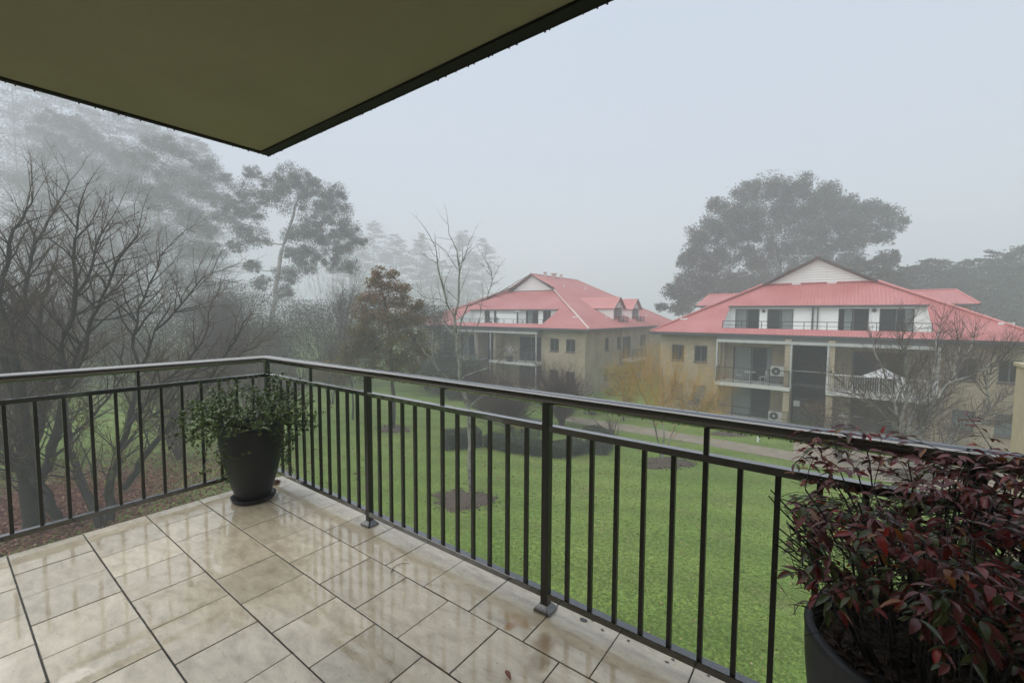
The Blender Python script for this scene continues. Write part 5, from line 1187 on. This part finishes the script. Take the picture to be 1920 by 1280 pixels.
def cane(a, s, z, lean=0):
    b0 = top+np.array([math.cos(a)*.14*s, math.sin(a)*.14*s, 0]); e = top+np.array([math.cos(a)*.40*s, math.sin(a)*.40*s, z]); m_ = (b0+e)/2+np.array([-math.cos(a)*.02, -math.sin(a)*.02, .05])
    g.limb([b0, m_, e], .0045, .002, bp(dens=(0,0,0,0)), spawn=False, sub=3)
    # fronds: rachis with opposite leaflets
    Lc = np.linalg.norm(e-b0)
    for j in range(g.r.randint(7, 10)):
        f = g.r.uniform(.30, 1.0) if j else 1.0; p = b0+(e-b0)*f; az = g.r.uniform(0, 6.283); el = g.r.uniform(-.15, .75)
        d = np.array([math.cos(az)*math.cos(el), math.sin(az)*math.cos(el), math.sin(el)]); Lr = g.r.uniform(.10, .19); pts = [p]
        for q in range(4): d = nrm(d+np.array([0,0,-.14])+np.array([g.r.gauss(0,.07), g.r.gauss(0,.07), 0])); pts.append(pts[-1]+d*Lr/4)
        for q in range(4): g.seg(pts[q], pts[q+1], d, d, .0013, .001)
        side = nrm(np.cross(d, (0,0,1)))
        for q in range(1, 5):
            for sg_ in ((1, -1) if q < 4 else (1, -1, 0)):
                dd = nrm(d*(1 if sg_ == 0 else .7)+side*sg_*.85+np.array([0,0,g.r.uniform(-.45,.25)]))
                sub = g.r.random() < .45 and sg_ != 0
                if sub:
                    q2 = pts[q]+dd*.035; g.seg(pts[q], q2, dd, dd, .001, .0008)
                    for tw in (-.7, 0, .7):
                        d3 = nrm(dd+np.cross(dd, (0,0,1))*tw+np.array([0,0,g.r.uniform(-.3,.1)])); LF.append((q2, d3, g.r.uniform(.024, .040), f))
                else: LF.append((pts[q], dd, g.r.uniform(.028, .046), f))
for i in range(30): cane(g.r.uniform(0, 6.283), g.r.uniform(.1, 1.0)**.6, g.r.uniform(.24, .53))
for i in range(9): cane(g.r.uniform(-1.2, 1.8), 1.0, g.r.uniform(.02, .2))
for i in range(8): cane(YAW+math.pi+g.r.uniform(-.5,.5), .95, g.r.uniform(.3, .50))
for i in range(12): cane(YAW+g.r.uniform(-.9,.6), g.r.uniform(.7,1.2), g.r.uniform(.3, .52))
for i in range(14): cane(YAW+g.r.uniform(-.3,1.2), g.r.uniform(.2,1.0), g.r.uniform(.42, .53))
pt_ = deep(1652, 822, 1.32); g.limb([pt_-np.array([.02,.02,.22]), pt_-np.array([0,0,.08]), pt_], .0016, .001, bp(dens=(0,0,0,0)), spawn=False)
RED = [(pt_+np.array([a*.01, 0, b*.012]), nrm(np.array([a, c, .7])), .030) for a, b, c in ((-.8,0,.2),(.7,0,-.3),(.1,1,.1),(-.3,.5,-.6),(.9,.6,.5))]
tube_obj('stems', [q for q in g.segs if 960+F_PX*((np.array(q[3:6])-CAM)@rgt)/((np.array(q[3:6])-CAM)@fwd) > 1475 or q[12] > .0019 and 960+F_PX*((np.array(q[3:6])-CAM)@rgt)/((np.array(q[3:6])-CAM)@fwd) > 1440], M_barkd, nt_, .003)
def leaf_mat3(p, d, L, rr_):
    d = nrm(d); s = nrm(np.cross(d, (0,0,1)) + np.array([0,0,rr_.gauss(0,.35)])); s = nrm(s-d*np.dot(s, d)); u = np.cross(d, -s); 
    if u[2] < 0: u = -u
    s = np.cross(u, d); return d, s, u
def pxo(q): k_ = q-CAM; return 960+F_PX*(k_@rgt)/(k_@fwd)
LF = [q for q in LF if pxo(q[0]) > 1476+30*((q[0][2]*37) % 1)]
LF = [q for q in LF if not (q[0][2] < top[2]+.26 and (q[0]-top)@np.array([-.75,-.66,0]) > -.02)]
vis = sorted(LF, key=lambda q: -(q[0]-CAM)@fwd*-1)  # nearest first
near = sorted(LF, key=lambda q: np.linalg.norm(q[0]-CAM))
hi = [q for q in near if q[0][2] > FZ+1.0][:294]; hid = set(id(q) for q in hi)
rl_ = random.Random(4)
def pick(q):
    z = q[0][2]-FZ
    r_ = rl_.random()
    if z > 1.0: return 0 if r_ < .66 else 1 if r_ < .82 else 3 if r_ < .89 else 2
    return 0 if r_ < .42 else 2 if r_ < .84 else 1 if r_ < .95 else 3
for q in hi:
    d, s, u = leaf_mat3(*q[:3], rl_); me = lms[rl_.randrange(4)*4+pick(q)]; o = bpy.data.objects.new('leaf', me); COL.objects.link(o); o.parent = nt_
    M3 = Matrix(((d[0]*q[2], s[0]*q[2], u[0]*q[2], q[0][0]-WL[nt_.name][0]), (d[1]*q[2], s[1]*q[2], u[1]*q[2], q[0][1]-WL[nt_.name][1]), (d[2]*q[2], s[2]*q[2], u[2]*q[2], q[0][2]-WL[nt_.name][2]), (0,0,0,1)))
    o.matrix_local = M3
for q in RED:
    d, s, u = leaf_mat3(*q, rl_); o = bpy.data.objects.new('leaf', lms[1]); COL.objects.link(o); o.parent = nt_; w0 = WL[nt_.name]; L_ = q[2]
    o.matrix_local = Matrix(((d[0]*L_, s[0]*L_, u[0]*L_, q[0][0]-w0[0]), (d[1]*L_, s[1]*L_, u[1]*L_, q[0][1]-w0[1]), (d[2]*L_, s[2]*L_, u[2]*L_, q[0][2]-w0[2]), (0,0,0,1))); o['label'] = 'bright red young leaf'
rest = [q for q in LF if id(q) not in hid]
for ci in range(4):
    Vs = []; Fs = []
    for q in rest:
        if pick(q) != ci: continue
        d, s, u = leaf_mat3(*q[:3], rl_); V, F_ = leaf_shape(q[2], q[2]*.38, .35, .3); b = len(Vs)
        Vs += [q[0]+d*v[0]+s*v[1]+u*v[2] for v in V]; Fs += [tuple(i+b for i in f) for f in F_]
    if Vs: o = obj('foliage', Vs, Fs, M_nan[ci], nt_, smooth=True); o['kind'] = 'stuff'
print('nandina leaves', len(LF))

# small things lying on the tiles
def floor_z(px, py, h=.004): q = onz(px, py, FZ); q[2] = FZ+h; return q
g = Grow(5); c_ = [floor_z(*q) for q in ((734,1073),(737,1065),(743,1060),(752,1057),(762,1056),(767,1057))]
tw = thing('fallen_twig', c_[2], 'thin curved dry twig lying on the wet tiles', 'twig'); g.limb(c_, .0022, .001, bp(dens=(0,0,0,0)), spawn=False, sub=3, jit=0); tube_obj('stem', g.segs, M_barkd, tw, .001)
V, Fs = leaf_shape(.05, .022, .5, .2); q0 = floor_z(947, 1262); q1 = floor_z(954, 1272); dd = nrm(q1-q0)
o = obj('fallen_leaf', [q0+dd*v[0]+np.cross((0,0,1), dd)*v[1]+np.array([0,0,v[2]+.012]) for v in V], Fs, M_litter); tag(o, 'small brown curled leaf lying on a tile near the bottom of the view', 'leaf')
# chipped spots in the tile glaze along the edge
M_chip = material('bare_chip', (.10,.10,.10), .5, var=.3, vscale=30)
mb = MB(); r_ = random.Random(8)
for (px, py, a) in ((1095,1162,.024),(1112,1158+4,.012),(1129,1180,.008),(1178,1201,.010),(1250,1241,.011),(1262,1237,.010),(1328,1266,.007),(771,1027,.006),(764,1014,.005),(750,1080,.004),(1110,1215,.004)):
    c = floor_z(px, py, .0022); n = 9; V = [c]+[c+np.array([math.cos(2*math.pi*k/n)*a*r_.uniform(.6,1.3), math.sin(2*math.pi*k/n)*a*.6*r_.uniform(.6,1.3), 0]) for k in range(n)]
    mb.add(V, [(0, 1+k, 1+(k+1) % n) for k in range(n)])
o = mb.build('chips', M_chip, bal); o['kind'] = 'stuff'

# things on the far balconies
def thing_mesh(name, mb, mat, label, cat, group=None):
    return tag(mb.build(name, mat), label, cat, group)
# air-conditioner on upper left balcony of right block
def ac(x, y, z, label):
    t = thing('air_conditioner', (x, y, z), label, 'air conditioner'); MB().bbox(x-.42, x+.42, y-.16, y+.16, z+.05, z+.72, .02).build('casing', M_ac, t)
    f = MB().cyl((x-.1, y-.165, z+.38), (x-.1, y-.172, z+.38), .26, n=20).build('fan_grille', M_dkgreen, t)
    MB().cyl((x-.1, y-.174, z+.38), (x-.1, y-.18, z+.38), .07, n=10).build('hub', M_ac, f)
    for s in (-.3, .3): MB().box(x+s-.04, x+s+.04, y-.14, y+.14, z+.001, z+.05).build('foot', M_dkgreen, t)
ac(-2.95, 33.75, DZ+.45, 'white outdoor air-conditioner unit on the upper balcony of the right block'); MB()
ac(-2.95, 33.6, .03, 'white outdoor air-conditioner unit on the ground patio of the right block')
tag(MB().bbox(-3.35, -2.55, 33.5, 33.95, DZ+.001, DZ+.449, .02).build('storage_box', M_greyp), 'dark low box under the balcony air-conditioner', 'box')
def cafe_chair(x, y, z, rz, label):
    t = thing('chair', (x, y, z), label, 'chair', 'wire cafe chairs on the upper balcony'); c, s = math.cos(rz), math.sin(rz)
    def w(a, b, h): return (x+a*c-b*s, y+a*s+b*c, z+h)
    m = MB(); n = 12; V = [w(.2*math.cos(k*2*math.pi/n), .2*math.sin(k*2*math.pi/n), .45) for k in range(n)]; m.prism(V, (0,0,.02)); m.build('seat', M_beam, t)
    for (a, b) in ((.15,.15),(-.15,.15),(.15,-.15),(-.15,-.15)): MB().cyl(w(a*1.25,b*1.25,0), w(a,b,.45), .013, n=6).build('leg', M_beam, t)
    m = MB(); pr = None
    for k in range(9):
        an = math.pi*k/8; q = w(.19*math.cos(an), .19, .47+.42*math.sin(an))
        if pr: m.cyl(pr, q, .013, n=6)
        pr = q
    m.cyl(w(0,.19,.47), w(0,.19,.88), .011, n=6); m.build('backrest', M_beam, t)
cafe_chair(-5.2, 33.1, DZ, 1.2, 'wire cafe chair left of the round balcony table'); cafe_chair(-3.75, 33.1, DZ, -1.2, 'wire cafe chair between the round table and the box')
t = thing('table', (-4.5, 33.1, DZ), 'small round wire cafe table on the upper balcony', 'table'); MB().cyl((-4.5,33.1,DZ+.70), (-4.5,33.1,DZ+.73), .36, n=18).build('table_top', M_beam, t); MB().cyl((-4.5,33.1,DZ), (-4.5,33.1,DZ+.70), .022, n=8).build('leg', M_beam, t)
for a in (0, 2.1, 4.2): MB().cyl((-4.5,33.1,DZ+.06), (-4.5+.25*math.cos(a),33.1+.25*math.sin(a),DZ+.012), .012, n=6).build('foot', M_beam, t)
# white umbrella, folded low, on right balcony
q = onY(1655, 722, 32.9)
t = thing('parasol', (q[0], 32.9, DZ), 'white parasol spread low over the right balcony of the right block', 'parasol'); m = MB(); n = 8; V = [(q[0], 32.9, DZ+1.55)]+[(q[0]+.95*math.cos(k*2*math.pi/n), 32.95+.6*math.sin(k*2*math.pi/n), DZ+1.02) for k in range(n)]
m.add(V, [(0, 1+k, 1+(k+1) % n) for k in range(n)]); m.build('canopy', M_umb, t); MB().cyl((q[0],32.9,DZ), (q[0],32.9,DZ+1.5), .025, n=8).build('pole', M_beam, t)
tag(MB().bbox(2.9, 3.5, 32.7, 33.3, DZ, DZ+.95, .05).build('covered_seat', M_umb), 'white covered seat on the right balcony beside the parasol', 'seat')
# pot plants on far terraces
def potplant(x, y, z, r_, h, label, seed, mat=M_leafsh, dens=260, pm=None):
    rs_ = np.random.default_rng(seed); t = thing('potted_plant', (x, y, z), label, 'plant'); MB().lathe((x,y,z), [(r_*.05,.003),(r_*.6,.003),(r_*.8,h*.35),(r_*.72,h*.35),(r_*.05,h*.33)], 12).build('pot', pm or M_greyp, t)
    P = np.array([x,y,z+h*.7])+rs_.normal(size=(dens,3))*np.array([r_*.45, r_*.45, h*.17]); leaf_obj('foliage', P, .09, mat, t, rs_)
potplant(O0x+4.6, O0y+.7, 6.0, .35, .95, 'potted plant in the middle of the attic terrace of the left block', 1)
potplant(O0x+5.5, O0y+.7, 6.0, .3, .8, 'slim potted plant next to the screen on the left attic terrace', 2)
potplant(.6, 32.6, .03, .5, 1.3, 'pale flowering pot plant beside the dark stairwell at ground level', 3, mat=M_umb, dens=150)
q = onY(956, 660, YW1-.7); potplant(q[0], YW1-.7, DZ, .45, 1.5, 'white flowering plant on the balcony of the left block', 4, mat=M_umb, dens=160)
q = onY(1470, 572, YA-.3)
# garden items: sloping slab table, white marker post
c = onz(985, 818); t = thing('garden_table', c, 'grey slab table with a yellow edge standing behind the clipped hedge', 'table')
MB().prism([(c[0]-.75,c[1]-.5,.80),(c[0]+.75,c[1]-.5,.80),(c[0]+.75,c[1]+.6,.92),(c[0]-.75,c[1]+.6,.92)], (0,0,.07)).build('table_top', M_pave if False else M_greyp, t)
MB().box(c[0]-.7, c[0]+.7, c[1]-.54, c[1]-.505, .62, .70).build('edge_strip', M_leafy, t)
for sx in (-.6, .6):
    for sy in (-.4, .5): MB().box(c[0]+sx-.05, c[0]+sx+.05, c[1]+sy-.05, c[1]+sy+.05, 0, .80+(.11 if sy > 0 else .008)).build('leg', M_greyp, t)
c = onz(1421, 829); t = thing('marker_post', c, 'short white marker post on the grass before the right block', 'post'); MB().bbox(c[0]-.05, c[0]+.05, c[1]-.05, c[1]+.05, 0, .62, .01).build('shaft', M_whitep, t); MB().cyl((c[0],c[1],.62), (c[0],c[1],.68), .065, .03, n=8).build('cap', M_whitep, t)
# rendered pier of the neighbouring wing at the right edge
c = deep(1916, 700, 8.6); x0, y0 = c[0], c[1]
t = thing('rendered_pier', (x0+.3, y0, 0), 'tan rendered pier at the right edge below the eye line', 'pillar')
MB().bbox(x0, x0+.7, y0-.35, y0+.35, 0, 6.1, .01).build('shaft', M_render, t); MB().bbox(x0-.04, x0+.74, y0-.39, y0+.39, 6.1, 6.18, .01).build('coping', M_render, t)
print('pots', time.time()-T0)
# ---------------- mist
def haze():
    m = bpy.data.materials.new('mist'); m.use_nodes = True; N = m.node_tree.nodes; N.clear(); o = N.new('ShaderNodeOutputMaterial'); v = N.new('ShaderNodeVolumePrincipled')
    v.inputs['Density'].default_value = HAZE; v.inputs['Color'].default_value = (.935,.94,.985,1); v.inputs['Anisotropy'].default_value = .1
    m.node_tree.links.new(v.outputs[0], o.inputs['Volume'])
    h = MB().box(-385, 385, -385, 385, -1.0, 74).build('haze', m); tag(h, kind='stuff')
haze()
print('total', time.time()-T0)

GR = {'bare_tree': 'leafless trees around the lawn', 'bare_shrub': 'leafless shrubs around the lawn', 'gum_tree': 'gum trees standing in the mist', 'conifer': 'conifers beyond the garden', 'evergreen_shrub': 'evergreen shrubs at the garden edge',
      'planter': 'dark planters on the balcony', 'air_conditioner': 'air-conditioner units of the right block', 'potted_plant': 'potted plants on the far terraces', 'apartment_building': 'red-roofed apartment blocks', 'bushy_tree': 'bushy trees in leaf'}
for o in SC.objects:
    if o.parent is None and 'category' in o and 'group' not in o:
        n = o.name.split('.')[0]
        if n in GR: o['group'] = GR[n]
